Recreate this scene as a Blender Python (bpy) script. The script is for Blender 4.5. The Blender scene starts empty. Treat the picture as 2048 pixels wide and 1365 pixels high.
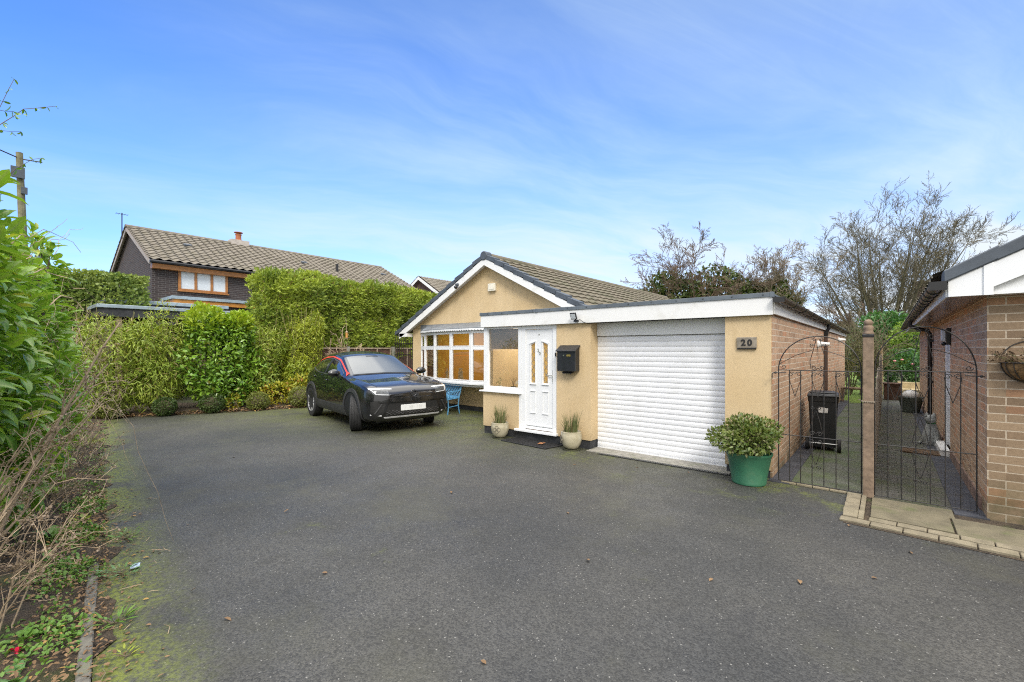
import bpy, bmesh, math, random
import numpy as np
from mathutils import Vector, Matrix
from mathutils.bvhtree import BVHTree
random.seed(7); RNG = np.random.default_rng(11)
S = bpy.context.scene
COL = S.collection
R = math.radians

# ---------------------------------------------------------------- camera
cam_d = bpy.data.cameras.new('camera'); cam = bpy.data.objects.new('camera', cam_d); COL.objects.link(cam)
cam.location = (0, 0, 1.55); cam.rotation_euler = (R(90), 0, R(39.77))
cam_d.sensor_width = 36; cam_d.lens = 900/2048*36; cam_d.shift_y = 17.5/2048
cam_d.clip_start = .05; cam_d.clip_end = 3000
S.camera = cam
S.render.engine = 'CYCLES'
S.cycles.use_denoising = False; S.cycles.filter_width = 1.1
S.cycles.max_bounces = 8; S.cycles.transparent_max_bounces = 12
S.cycles.sample_clamp_indirect = 4
S.view_settings.view_transform = 'Standard'; S.view_settings.look = 'None'; S.view_settings.gamma = 1
S.view_settings.exposure = 0.9

# ---------------------------------------------------------------- node helper
class NT:
    def __init__(s, nt): s.nt = nt; s.n = nt.nodes; s.l = nt.links
    def put(s, sock, v):
        if hasattr(v, 'is_output') or isinstance(v, bpy.types.NodeSocket): s.l.new(v, sock)
        elif v is not None:
            try: sock.default_value = v
            except Exception: sock.default_value = (*v, 1) if len(v) == 3 else v
    def new(s, t, ins=None, **props):
        n = s.n.new(t)
        for k, v in props.items(): setattr(n, k, v)
        for k, v in (ins or {}).items(): s.put(n.inputs[k], v)
        return n
    def m(s, op, a, b=None, c=None, clamp=False):
        n = s.new('ShaderNodeMath', operation=op, use_clamp=clamp)
        for i, v in enumerate((a, b, c)):
            if v is not None: s.put(n.inputs[i], v)
        return n.outputs[0]
    def vm(s, op, a, b=None):
        n = s.new('ShaderNodeVectorMath', operation=op); s.put(n.inputs[0], a)
        if b is not None: s.put(n.inputs[1], b)
        return n.outputs[0]
    def mix(s, f, a, b, blend='MIX'):
        n = s.new('ShaderNodeMix', data_type='RGBA', blend_type=blend)
        s.put(n.inputs[0], f); s.put(n.inputs[6], c4(a)); s.put(n.inputs[7], c4(b)); return n.outputs[2]
    def noise(s, vec, scale, detail=3, rough=.55, dist=0):
        n = s.new('ShaderNodeTexNoise', {'Scale': scale, 'Detail': detail, 'Roughness': rough, 'Distortion': dist})
        if vec is not None: s.put(n.inputs['Vector'], vec)
        return n.outputs[0]
    def ramp(s, f, lo, hi, a=0., b=1.):
        n = s.new('ShaderNodeMapRange', interpolation_type='SMOOTHSTEP')
        for k, v in ((0, f), (1, lo), (2, hi), (3, a), (4, b)): s.put(n.inputs[k], v)
        return n.outputs[0]
    def xyz(s, v):
        n = s.new('ShaderNodeSeparateXYZ'); s.put(n.inputs[0], v); return n.outputs
    def comb(s, x, y, z):
        n = s.new('ShaderNodeCombineXYZ')
        for i, v in enumerate((x, y, z)): s.put(n.inputs[i], v)
        return n.outputs[0]
    def bump(s, h, strength=.3, dist=.01):
        n = s.new('ShaderNodeBump', {'Strength': strength, 'Distance': dist, 'Height': h}); return n.outputs[0]
def c4(c):
    if isinstance(c, (tuple, list)) and len(c) == 3: return (*c, 1)
    return c

# ---------------------------------------------------------------- sky and sun
SUN_EL, SUN_AZ = R(40), R(134)       # sun behind the camera's right shoulder
W = bpy.data.worlds.new('World'); S.world = W; W.use_nodes = True
t = NT(W.node_tree); t.n.clear()
sky = t.new('ShaderNodeTexSky', sky_type='NISHITA', sun_disc=False, sun_elevation=SUN_EL, sun_rotation=SUN_AZ,
            air_density=1.0, dust_density=0.4, ozone_density=2.2)
d = t.new('ShaderNodeTexCoord').outputs['Generated']
x, y, z = t.xyz(d)
den = t.m('ADD', t.m('MAXIMUM', z, 0.0), .14)
px_, py_ = t.m('DIVIDE', x, den), t.m('DIVIDE', y, den)
# streaks run up to the right in the view: rotate the cloud plane, squeeze one axis
ang = R(62)
u = t.m('ADD', t.m('MULTIPLY', px_, math.cos(ang)), t.m('MULTIPLY', py_, math.sin(ang)))
v = t.m('SUBTRACT', t.m('MULTIPLY', py_, math.cos(ang)), t.m('MULTIPLY', px_, math.sin(ang)))
warp = t.noise(t.comb(u, v, 0), 1.1, 2)
cv = t.comb(t.m('MULTIPLY', u, .55), t.m('ADD', t.m('MULTIPLY', v, 1.6), t.m('MULTIPLY', warp, .9)), 3.7)
n1 = t.noise(cv, 1.05, 8, .6, .35)
n2 = t.noise(t.comb(t.m('MULTIPLY', u, .8), t.m('MULTIPLY', v, 5.5), 1.3), 1.3, 7, .66, .8)
wisps = t.m('MULTIPLY', t.ramp(n1, .44, .72), t.ramp(n2, .30, .75))
side = t.m('ADD', t.m('MULTIPLY', x, .77), t.m('MULTIPLY', y, .64))
# thin veil, thicker to the right and towards the horizon
veil = t.m('MULTIPLY', t.ramp(side, -.88, -.22, .0, .235), t.ramp(n1, .30, .66, .45, 1.25))
low = t.m('MULTIPLY', t.ramp(z, .03, .50, .74, .0), t.m('MULTIPLY', t.ramp(side, -.7, .1, .50, 1.0), t.ramp(n1, .30, .68, .70, 1.15)))
cl = t.m('ADD', t.m('ADD', t.m('MULTIPLY', wisps, .15), veil), low)
cl = t.m('MINIMUM', cl, .95)
skyc = t.mix(1, sky.outputs[0], (.56, 1.00, 1.66), 'MULTIPLY')
cloudc = t.mix(t.ramp(z, .06, .36), (5.15, 5.3, 5.4), (4.15, 5.15, 5.75))      # thin high cloud lets the blue through
col = t.mix(cl, skyc, cloudc)
# unseen bright cloud added overhead and behind the camera for soft neutral light
over = t.ramp(z, .66, .86)
back = t.ramp(t.m('ADD', t.m('MULTIPLY', x, .64), t.m('MULTIPLY', y, -.77)), .05, .55)
col = t.mix(t.m('MULTIPLY', back, .95), col, (8.6, 8.4, 8.1))
col = t.mix(t.m('MULTIPLY', over, .97), col, (22.5, 22.0, 21.0))
bg = t.new('ShaderNodeBackground', {'Color': col, 'Strength': .1})
t.l.new(bg.outputs[0], t.new('ShaderNodeOutputWorld').inputs[0])

sun_d = bpy.data.lights.new('sun', 'SUN'); sun = bpy.data.objects.new('sun', sun_d); COL.objects.link(sun)
sun_d.energy = 1.35; sun_d.angle = R(16); sun_d.color = (1, .95, .87)
sv = Vector((math.sin(SUN_AZ)*math.cos(SUN_EL), math.cos(SUN_AZ)*math.cos(SUN_EL), math.sin(SUN_EL)))
sun.rotation_euler = sv.to_track_quat('Z', 'Y').to_euler(); sun.location = (0, 0, 30)

# ---------------------------------------------------------------- object helpers
OFF = {}
def setp(o, label=None, cat=None, group=None, kind=None):
    if label: o['label'] = label
    if cat: o['category'] = cat
    if group: o['group'] = group
    if kind: o['kind'] = kind
    return o
def thing(name, label, cat, loc=(0, 0, 0), rz=0, group=None, local=False):
    o = bpy.data.objects.new(name, None); COL.objects.link(o); o.empty_display_size = .2
    o.location = loc; o.rotation_euler = (0, 0, rz)
    OFF[o.name] = Vector((0, 0, 0)) if local else Vector(loc)
    return setp(o, label, cat, group)
def link_mesh(name, me, mat, parent=None):
    o = bpy.data.objects.new(name, me); COL.objects.link(o)
    if mat is not None:
        for m_ in (mat if isinstance(mat, (list, tuple)) else [mat]): me.materials.append(m_)
    if parent is not None: o.parent = parent; OFF[o.name] = OFF[parent.name]
    return o
class MB:
    def __init__(s): s.v = []; s.f = []; s.mi = []
    def add(s, vs, fs, mi=0):
        n = len(s.v); s.v += [tuple(p) for p in vs]
        s.f += [tuple(i+n for i in f) for f in fs]; s.mi += [mi]*len(fs); return s
    def box(s, x0, x1, y0, y1, z0, z1, mi=0):
        vs = [(x0,y0,z0),(x1,y0,z0),(x1,y1,z0),(x0,y1,z0),(x0,y0,z1),(x1,y0,z1),(x1,y1,z1),(x0,y1,z1)]
        return s.add(vs, [(0,3,2,1),(4,5,6,7),(0,1,5,4),(1,2,6,5),(2,3,7,6),(3,0,4,7)], mi)
    def obox(s, c, a, b, cc, mi=0):
        c, a, b, cc = map(Vector, (c, a, b, cc)); vs = []
        for k in (-1, 1):
            for (i, j) in ((-1,-1),(1,-1),(1,1),(-1,1)): vs.append(c+a*i+b*j+cc*k)
        return s.add(vs, [(0,3,2,1),(4,5,6,7),(0,1,5,4),(1,2,6,5),(2,3,7,6),(3,0,4,7)], mi)
    def beam(s, p, q, w, h, up=(0, 0, 1), mi=0):
        p, q, up = Vector(p), Vector(q), Vector(up); d = (q-p); c = (p+q)/2; dn = d.normalized()
        sd = dn.cross(up)
        if sd.length < 1e-4: sd = dn.cross(Vector((1, 0, 0)))
        sd.normalize(); u2 = sd.cross(dn)
        return s.obox(c, d/2, sd*w/2, u2*h/2, mi)
    def prism(s, poly, vec, mi=0):
        n = len(poly); vec = Vector(vec); a = [Vector(p) for p in poly]; b = [p+vec for p in a]
        nn = Vector((0, 0, 0))
        for i in range(n): nn += a[i].cross(a[(i+1) % n])
        fl = nn.dot(vec) > 0
        bot, top = tuple(range(n)), tuple(range(n, 2*n))
        fs = [bot[::-1] if fl else bot, top if fl else top[::-1]]
        for i in range(n):
            j = (i+1) % n
            fs.append((i, j, n+j, n+i) if fl else (j, i, n+i, n+j))
        return s.add(a+b, fs, mi)
    def tube(s, pts, r, n=6, cap=True, mi=0):
        pts = [Vector(p) for p in pts]; k = len(pts)
        rs = r if isinstance(r, (list, tuple)) else [r]*k
        d0 = (pts[1]-pts[0]).normalized()
        a = d0.cross(Vector((0, 0, 1)))
        if a.length < .1: a = d0.cross(Vector((1, 0, 0)))
        a.normalize(); vs = []
        for i in range(k):
            d = (pts[min(i+1, k-1)]-pts[max(i-1, 0)])
            if d.length < 1e-9: d = d0
            d.normalize(); a = (a-d*a.dot(d))
            if a.length < 1e-5: a = d.orthogonal()
            a.normalize(); b = d.cross(a)
            for j in range(n):
                th = 2*math.pi*j/n; vs.append(pts[i]+(a*math.cos(th)+b*math.sin(th))*rs[i])
        fs = [(i*n+j, i*n+(j+1) % n, (i+1)*n+(j+1) % n, (i+1)*n+j) for i in range(k-1) for j in range(n)]
        if cap and n > 2: fs += [tuple(range(n))[::-1], tuple((k-1)*n+j for j in range(n))]
        return s.add(vs, fs, mi)
    def lathe(s, prof, c=(0, 0, 0), n=24, ax='z', mi=0):
        c = Vector(c); vs = []; k = len(prof)
        for (r, h) in prof:
            for j in range(n):
                th = 2*math.pi*j/n; x, y = r*math.cos(th), r*math.sin(th)
                vs.append(c+Vector((x, y, h) if ax == 'z' else (x, -h, y) if ax == 'y' else (h, x, y)))
        fs = [(i*n+j, i*n+(j+1) % n, (i+1)*n+(j+1) % n, (i+1)*n+j) for i in range(k-1) for j in range(n)]
        fs += [tuple(range(n))[::-1], tuple((k-1)*n+j for j in range(n))]
        return s.add(vs, fs, mi)
    def grid(s, P, mi=0, flip=False):
        m, n = len(P), len(P[0]); vs = [p for row in P for p in row]
        fs = [(i*n+j, i*n+j+1, (i+1)*n+j+1, (i+1)*n+j) for i in range(m-1) for j in range(n-1)]
        if flip: fs = [f[::-1] for f in fs]
        return s.add(vs, fs, mi)
    def ball(s, c, r, n=12, sz=1, mi=0):
        pr = [(max(1e-4, r*math.sin(math.pi*i/8)), -r*sz*math.cos(math.pi*i/8)) for i in range(9)]
        return s.lathe(pr, c, n, 'z', mi)
    def build(s, name, mat, parent=None, smooth=False, bev=0, off=None, seg=1):
        o3 = off if off is not None else (OFF[parent.name] if parent is not None else Vector((0, 0, 0)))
        o3 = Vector(o3)
        me = bpy.data.meshes.new(name)
        me.from_pydata([(p[0]-o3.x, p[1]-o3.y, p[2]-o3.z) for p in s.v], [], s.f)
        if any(s.mi): me.polygons.foreach_set('material_index', s.mi)
        if bev:
            bm = bmesh.new(); bm.from_mesh(me)
            es = [e for e in bm.edges if len(e.link_faces) == 2 and e.calc_face_angle(0) > R(30)]
            bmesh.ops.bevel(bm, geom=es, offset=bev, segments=seg, affect='EDGES', clamp_overlap=True)
            bm.to_mesh(me); bm.free()
        if smooth:
            me.polygons.foreach_set('use_smooth', [True]*len(me.polygons))
            try: me.set_sharp_from_angle(angle=R(smooth if smooth is not True else 50))
            except Exception: pass
        me.update()
        return link_mesh(name, me, mat, parent)
def solo(mb, name, mat, label, cat, loc, group=None, **kw):
    o = mb.build(name, mat, None, off=loc, **kw); o.location = loc; OFF[o.name] = Vector(loc)
    return setp(o, label, cat, group)
def struct(mb, name, mat, loc=(0, 0, 0), **kw):
    o = mb.build(name, mat, None, off=loc, **kw); o.location = loc; return setp(o, kind='structure')
def copy_tree(o, parent=None):
    c = o.copy(); COL.objects.link(c); c.parent = parent; OFF[c.name] = OFF.get(o.name, Vector((0, 0, 0)))
    for ch in list(o.children): copy_tree(ch, c)
    return c
def text_obj(txt, size, depth, mat, name, parent, loc, rot, bold=0.0, align='CENTER'):
    cu = bpy.data.curves.new(name, 'FONT'); cu.body = txt; cu.size = size; cu.extrude = depth
    cu.space_character = 1.35 if size > .1 else 1.0; cu.align_x = align; cu.align_y = 'CENTER'; cu.offset = bold
    tmp = bpy.data.objects.new(name+'_t', cu); COL.objects.link(tmp)
    bpy.context.view_layer.update()
    me = bpy.data.meshes.new_from_object(tmp.evaluated_get(bpy.context.evaluated_depsgraph_get()))
    bpy.data.objects.remove(tmp); bpy.data.curves.remove(cu)
    o3 = OFF[parent.name] if parent is not None else Vector((0, 0, 0))
    me.transform(Matrix.Translation(Vector(loc)-o3) @ Matrix.Rotation(rot[2], 4, 'Z') @ Matrix.Rotation(rot[0], 4, 'X'))
    me.name = name
    return link_mesh(name, me, mat, parent)

# ---------------------------------------------------------------- materials
def newmat(name):
    m_ = bpy.data.materials.new(name); m_.use_nodes = True; t = NT(m_.node_tree); t.n.clear()
    b = t.new('ShaderNodeBsdfPrincipled'); o = t.new('ShaderNodeOutputMaterial'); t.l.new(b.outputs[0], o.inputs[0])
    return m_, t, b, o
def obj_co(t): return t.new('ShaderNodeTexCoord').outputs['Object']
def pm(name, col, rough=.5, metal=0., var=.12, scale=6, bump=0., bscale=150, bdist=.004, coat=0., dirt=None, dscale=3, damt=.5, spec=None):
    m_, t, b, o = newmat(name); co = obj_co(t)
    f = t.noise(co, scale, 5, .6)
    c = t.mix(t.ramp(f, .3, .7), tuple(x*(1-var) for x in col), tuple(min(1, x*(1+var)) for x in col))
    if dirt is not None:
        dn = t.noise(co, dscale, 6, .65); c = t.mix(t.m('MULTIPLY', t.ramp(dn, .5, .75), damt), c, dirt)
    t.put(b.inputs['Base Color'], c)
    rr = t.ramp(t.noise(co, scale*2.3, 4), .3, .7, max(.02, rough*.85), min(1, rough*1.15)); t.put(b.inputs['Roughness'], rr)
    b.inputs['Metallic'].default_value = metal; b.inputs['Coat Weight'].default_value = coat
    if spec is not None: b.inputs['Specular IOR Level'].default_value = spec
    if bump: t.put(b.inputs['Normal'], t.bump(t.noise(co, bscale, 3, .6), bump, bdist))
    return m_
def wall_uv(t):
    co = obj_co(t); x, y, z = t.xyz(co)
    nx, ny, nz = t.xyz(t.new('ShaderNodeNewGeometry').outputs['True Normal'])
    k = t.m('GREATER_THAN', t.m('ABSOLUTE', nx), .7)
    uu = t.m('ADD', t.m('MULTIPLY', x, t.m('SUBTRACT', 1.0, k)), t.m('MULTIPLY', y, k))
    return co, t.comb(uu, z, 0.0), z
def brick(name, c1, c2, mort, dirt=(.05, .055, .02), low=.35, patch=.5, accent=None):
    m_, t, b, o = newmat(name); co, uv, z = wall_uv(t)
    br = t.new('ShaderNodeTexBrick', {'Vector': uv, 'Scale': 1.0, 'Color1': c4(c1), 'Color2': c4(c2), 'Mortar': c4(mort), 'Mortar Size': .0055,
               'Mortar Smooth': .15, 'Bias': -.1, 'Brick Width': .225, 'Row Height': .075})
    c = br.outputs[0]
    u_, v_, _ = t.xyz(uv); row = t.m('FLOOR', t.m('DIVIDE', v_, .075)); cl_ = t.m('FLOOR', t.m('ADD', t.m('DIVIDE', u_, .225), t.m('MULTIPLY', t.m('MODULO', t.m('ABSOLUTE', row), 2.0), .5)))
    wn = t.new('ShaderNodeTexWhiteNoise', {'Vector': t.comb(cl_, row, .5)}).outputs[0]; body_ = t.m('SUBTRACT', 1.0, br.outputs['Fac'])
    c = t.mix(t.m('MULTIPLY', t.m('MULTIPLY', t.m('LESS_THAN', wn, .22), body_), .6), c, t.mix(1, c, (.70, .66, .64), 'MULTIPLY'))
    c = t.mix(t.m('MULTIPLY', t.m('MULTIPLY', t.m('GREATER_THAN', wn, .86), body_), .7), c, t.mix(1, c, (1.18, .86, .72), 'MULTIPLY'))
    c = t.mix(t.ramp(t.noise(co, 45, 4, .7), .3, .75, 0, .55), c, t.mix(1, c, (.62, .58, .55), 'MULTIPLY'))
    c = t.mix(t.ramp(t.noise(co, .9, 4), .45, .7, 0, patch), c, t.mix(1, c, (.72, .68, .62), 'MULTIPLY'))
    dn = t.m('MULTIPLY', t.ramp(z, .0, low, 1, 0), t.ramp(t.noise(co, 3.5, 5), .3, .6))
    c = t.mix(t.m('MULTIPLY', dn, .75), c, dirt)
    t.put(b.inputs['Base Color'], c); b.inputs['Roughness'].default_value = .88
    h = t.m('ADD', t.m('MULTIPLY', br.outputs['Fac'], -1.0), t.m('MULTIPLY', t.noise(co, 160, 4, .7), .5))
    t.put(b.inputs['Normal'], t.bump(h, .6, .006))
    return m_
def glass(name, tint=(.93, .95, .95), refl=1.0, rough=.01):
    m_ = bpy.data.materials.new(name); m_.use_nodes = True; t = NT(m_.node_tree); t.n.clear()
    fr = t.new('ShaderNodeFresnel', {'IOR': 1.55}); f = t.m('MULTIPLY', fr.outputs[0], 1.4*refl, clamp=True)
    g = t.new('ShaderNodeBsdfGlossy', {'Roughness': rough, 'Color': (1, 1, 1, 1)})
    tr = t.new('ShaderNodeBsdfTransparent', {'Color': c4(tint)})
    mx = t.new('ShaderNodeMixShader', {0: f, 1: tr.outputs[0], 2: g.outputs[0]})
    t.l.new(mx.outputs[0], t.new('ShaderNodeOutputMaterial').inputs[0]); return m_
def emis(name, col, st):
    m_ = bpy.data.materials.new(name); m_.use_nodes = True; t = NT(m_.node_tree); t.n.clear()
    e = t.new('ShaderNodeEmission', {'Color': c4(col), 'Strength': st}); t.l.new(e.outputs[0], t.new('ShaderNodeOutputMaterial').inputs[0]); return m_
def leafmat(name, a, b_, c=None, rough=.45, nscale=1.2, trans=.25, spec=.4, dead=0.):
    """leaf: colour differs from leaf to leaf (random per island) and from clump to clump"""
    m_, t, b, o = newmat(name); co = obj_co(t); rnd = t.new('ShaderNodeNewGeometry').outputs['Random Per Island']
    k = t.m('ADD', t.m('MULTIPLY', rnd, .55), t.m('MULTIPLY', t.ramp(t.noise(co, nscale, 3), .32, .68), .45))
    col = t.mix(k, a, b_)
    if c is not None: col = t.mix(t.m('GREATER_THAN', rnd, 1-dead if dead else .93), col, c)
    t.put(b.inputs['Base Color'], col); b.inputs['Roughness'].default_value = rough; b.inputs['Specular IOR Level'].default_value = spec
    tl = t.new('ShaderNodeBsdfTranslucent', {'Color': t.mix(1, col, (1.3, 1.25, .7), 'MULTIPLY')})
    mx = t.new('ShaderNodeMixShader', {0: trans, 1: b.outputs[0], 2: tl.outputs[0]})
    t.l.new(mx.outputs[0], o.inputs[0]); return m_

M = {}
def render_coat():
    m_, t, b, o = newmat('render_coat'); co, uv, z = wall_uv(t); u_, _, _ = t.xyz(uv)
    f = t.noise(co, 2.2, 6, .6); c = t.mix(t.ramp(f, .3, .7), (.57, .43, .245), (.63, .485, .29))
    c = t.mix(t.ramp(t.noise(co, .8, 4), .45, .7, 0, .45), c, (.52, .37, .19))
    st = t.noise(t.comb(t.m('MULTIPLY', u_, 9.0), t.m('MULTIPLY', z, .7), 2.0), 1.0, 5, .7)         # rain streaks run down the wall
    c = t.mix(t.ramp(st, .52, .78, 0, .5), c, (.44, .32, .17)); c = t.mix(t.ramp(st, .40, .22, 0, .35), c, (.68, .55, .36))
    sp = t.m('MULTIPLY', t.ramp(t.m('ADD', z, t.m('MULTIPLY', t.noise(co, 6, 5, .7), .35)), .62, .22), .55)   # splashed dirt at the foot
    c = t.mix(sp, c, (.33, .25, .14))
    c = t.mix(t.ramp(t.noise(co, 110, 3, .7), .35, .7, 0, .22), c, (.38, .28, .15))
    t.put(b.inputs['Base Color'], c); b.inputs['Roughness'].default_value = .93
    t.put(b.inputs['Normal'], t.bump(t.noise(co, 230, 4, .7), .55, .005)); return m_
M['render'] = render_coat()
M['plinth'] = pm('black_plinth', (.028, .029, .032), .7, var=.3, scale=9, bump=.4, bscale=120, dirt=(.10, .10, .09), damt=.4)
M['upvc'] = pm('white_upvc', (.74, .75, .755), .32, var=.015, scale=3)
M['upvc_dirty'] = pm('weathered_white_board', (.74, .74, .725), .42, var=.03, scale=2, dirt=(.46, .44, .37), dscale=4, damt=.35)
M['shutter'] = pm('white_shutter', (.72, .73, .745), .4, var=.03, scale=2, dirt=(.54, .54, .51), dscale=2.2, damt=.35)
M['trim'] = pm('grey_edge_trim', (.105, .125, .145), .5, var=.15, scale=5, dirt=(.17, .18, .18), dscale=4, damt=.4)
M['verge'] = pm('slate_grey_verge', (.062, .075, .092), .6, var=.2, scale=6, bump=.2)
M['black'] = pm('black_plastic', (.012, .012, .013), .35, var=.2)
M['blackrub'] = pm('black_rubber', (.018, .018, .019), .75, var=.25, scale=20, bump=.2)
M['iron'] = pm('black_painted_iron', (.022, .021, .020), .5, var=.4, scale=30, dirt=(.09, .05, .03), dscale=25, damt=.5)
M['brick_g'] = brick('light_brick', (.54, .355, .225), (.42, .27, .165), (.64, .55, .43), patch=.2)
M['brick_r'] = brick('buff_brick', (.295, .21, .13), (.205, .145, .09), (.45, .375, .28), low=.55, patch=.3)
M['brick_s'] = brick('lightened_orange_brick', (.54, .36, .225), (.43, .28, .17), (.62, .52, .40), low=.3, patch=.15)  # side wall's orange brick, lightened in colour to offset the shade of the passage
M['brick_d'] = brick('dark_brick', (.055, .042, .040), (.040, .031, .031), (.16, .15, .145), low=.05, patch=.2)
M['brick_dr'] = brick('dark_red_brick', (.10, .055, .048), (.075, .042, .038), (.15, .12, .11), low=.05, patch=.2)
M['glass'] = glass('window_glass', (.68, .69, .69))
M['glass_r'] = glass('reflecting_glass', (.60, .61, .60), 1.7)
M['glass_d'] = glass('dark_glass', (.55, .58, .55), 1.2)
M['lead'] = pm('lead_flashing', (.16, .175, .19), .55, var=.2, scale=8, dirt=(.30, .31, .32), damt=.5)
M['ochre'] = pm('ochre_wall', (.46, .28, .07), .9, var=.06)
M['pine'] = pm('orange_pine', (.40, .19, .045), .55, var=.25, scale=4)
M['oak'] = pm('golden_oak_frame', (.33, .135, .035), .45, var=.2, scale=10)
M['carpet'] = pm('carpet', (.10, .07, .05), .95)
M['ceil'] = pm('white_ceiling', (.78, .76, .72), .9, var=.02)
M['frost'] = pm('frosted_glass', (.58, .62, .65), .28, var=.05, scale=5)
M['chrome'] = pm('satin_chrome', (.62, .61, .58), .25, 1., var=.1)
M['timber'] = pm('weathered_timber', (.20, .143, .098), .85, var=.3, scale=14, bump=.4, bscale=60, dirt=(.09, .085, .05), damt=.4)
M['concrete'] = pm('concrete', (.27, .255, .22), .92, var=.2, scale=12, bump=.5, bscale=140, dirt=(.10, .13, .03), dscale=5, damt=.6)
# ================================================================ GROUND
def ground_mats():
    m_, t, b, o = newmat('bare_soil_and_grass'); co = obj_co(t)
    f = t.noise(co, 1.3, 6, .65); g = t.noise(co, 40, 4, .7)
    c = t.mix(t.ramp(f, .35, .65), (.05, .045, .028), (.06, .085, .022)); c = t.mix(t.ramp(g, .3, .7, 0, .6), c, (.10, .09, .05))
    t.put(b.inputs['Base Color'], c); b.inputs['Roughness'].default_value = .95
    t.put(b.inputs['Normal'], t.bump(g, .6, .03)); M['ground'] = m_
    # soil of the planting bed
    m_, t, b, o = newmat('planting_soil'); co = obj_co(t)
    f = t.noise(co, 3, 6, .7); g = t.noise(co, 55, 5, .75)
    c = t.mix(t.ramp(f, .35, .68), (.030, .022, .015), (.085, .060, .036)); c = t.mix(t.ramp(g, .45, .72, 0, .75), c, (.17, .125, .08))
    c = t.mix(t.m('MULTIPLY', t.ramp(t.noise(co, 2.1, 5), .55, .68), .7), c, (.07, .10, .022))
    t.put(b.inputs['Base Color'], c); b.inputs['Roughness'].default_value = .95
    t.put(b.inputs['Normal'], t.bump(g, .9, .03)); M['soil'] = m_
    # tarmac of the drive
    m_, t, b, o = newmat('tarmac'); co = obj_co(t); x, y, z = t.xyz(co)
    v1 = t.new('ShaderNodeTexVoronoi', {'Vector': co, 'Scale': 105.0, 'Randomness': 1.0}); v2 = t.new('ShaderNodeTexVoronoi', {'Vector': co, 'Scale': 150.0})
    chip = t.xyz(v1.outputs['Color'])[0]; chip2 = t.xyz(v2.outputs['Color'])[1]
    big = t.noise(co, .45, 5, .6); mid = t.noise(co, 2.2, 5, .65)
    base = t.mix(t.ramp(big, .3, .7), (.036, .037, .038), (.074, .071, .064))
    base = t.mix(t.ramp(mid, .3, .72, 0, .45), base, (.036, .036, .034))
    base = t.mix(t.ramp(chip, .0, 1, .12, .62), t.mix(1, base, (.45, .45, .45), 'MULTIPLY'), t.mix(1, base, (1.75, 1.75, 1.7), 'MULTIPLY'))
    base = t.mix(t.m('MULTIPLY', t.m('GREATER_THAN', chip2, .995), .5), base, (.36, .35, .32))
    base = t.mix(t.m('MULTIPLY', t.m('LESS_THAN', chip2, .05), .6), base, (.02, .02, .02))
    base = t.mix(t.m('MULTIPLY', t.ramp(t.noise(co, .62, 5, .7), .50, .68), .40), base, (.072, .070, .046))
    base = t.mix(t.m('MULTIPLY', t.ramp(t.noise(co, 1.1, 4, .6, 1.2), .66, .74), .35), base, (.028, .028, .029))
    # moss creeping in from the bed on the left and from under the house
    line = t.m('SUBTRACT', y, t.m('ADD', .30, t.m('MULTIPLY', t.m('ADD', x, 2.6), -.138)))
    mn = t.noise(co, 1.7, 6, .7); fine = t.noise(co, 30, 4, .75)
    m1 = t.m('MULTIPLY', t.ramp(line, .60, .0), t.ramp(mn, .36, .54))
    far = t.m('MULTIPLY', t.ramp(t.m('ADD', y, t.m('MULTIPLY', x, -.30)), 5.2, 9.6), t.ramp(mn, .28, .62, .12, .75))
    m3 = t.m('MULTIPLY', t.ramp(mid, .60, .70), t.m('MULTIPLY', t.ramp(t.noise(co, .8, 4), .55, .66), .35))
    m4 = t.m('MULTIPLY', t.ramp(y, 4.6, 6.0), t.ramp(mn, .50, .64, 0, .6))
    mm = t.m('MAXIMUM', t.m('MAXIMUM', m1, t.m('MULTIPLY', far, .8)), t.m('MAXIMUM', m3, m4))
    mm = t.m('MULTIPLY', mm, t.ramp(fine, .36, .60, .10, 1))
    c = t.mix(t.m('MINIMUM', mm, .72), base, t.mix(fine, (.075, .10, .012), (.22, .25, .03)))
    t.put(b.inputs['Base Color'], c)
    t.put(b.inputs['Roughness'], t.ramp(mid, .3, .7, .50, .72)); b.inputs['Specular IOR Level'].default_value = .38
    h = t.m('ADD', t.m('MULTIPLY', v1.outputs['Distance'], -1.0), t.m('MULTIPLY', t.noise(co, 260, 3, .7), .3))
    t.put(b.inputs['Normal'], t.bump(h, .5, .005)); M['tarmac'] = m_
    # mossy side passage paving
    m_, t, b, o = newmat('mossy_paving'); co = obj_co(t)
    br = t.new('ShaderNodeTexBrick', {'Vector': co, 'Scale': 1.0, 'Color1': (.115, .108, .092, 1), 'Color2': (.085, .082, .072, 1), 'Mortar': (.03, .032, .02, 1), 'Mortar Size': .006,
               'Brick Width': .2, 'Row Height': .1})
    mn = t.noise(co, 2.3, 6, .7)
    c = t.mix(t.ramp(mn, .40, .66, 0, .75), br.outputs[0], (.062, .078, .020))
    c = t.mix(t.ramp(t.noise(co, 60, 4, .7), .4, .7, 0, .5), c, (.05, .05, .045))
    t.put(b.inputs['Base Color'], c); b.inputs['Roughness'].default_value = .75
    t.put(b.inputs['Normal'], t.bump(t.m('ADD', t.m('MULTIPLY', br.outputs['Fac'], -1.), t.noise(co, 120, 4)), .5, .006)); M['paving'] = m_
    m_, t, b, o = newmat('mossy_tarmac'); co = obj_co(t)
    f = t.noise(co, 90, 4, .8); mn = t.noise(co, 1.6, 6, .7)
    c = t.mix(t.ramp(f, .35, .7), (.06, .062, .055), (.15, .148, .13)); c = t.mix(t.ramp(mn, .38, .66, .15, .85), c, (.058, .088, .018))
    t.put(b.inputs['Base Color'], c); b.inputs['Roughness'].default_value = .8; t.put(b.inputs['Normal'], t.bump(f, .6, .006)); M['mossytar'] = m_
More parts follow.
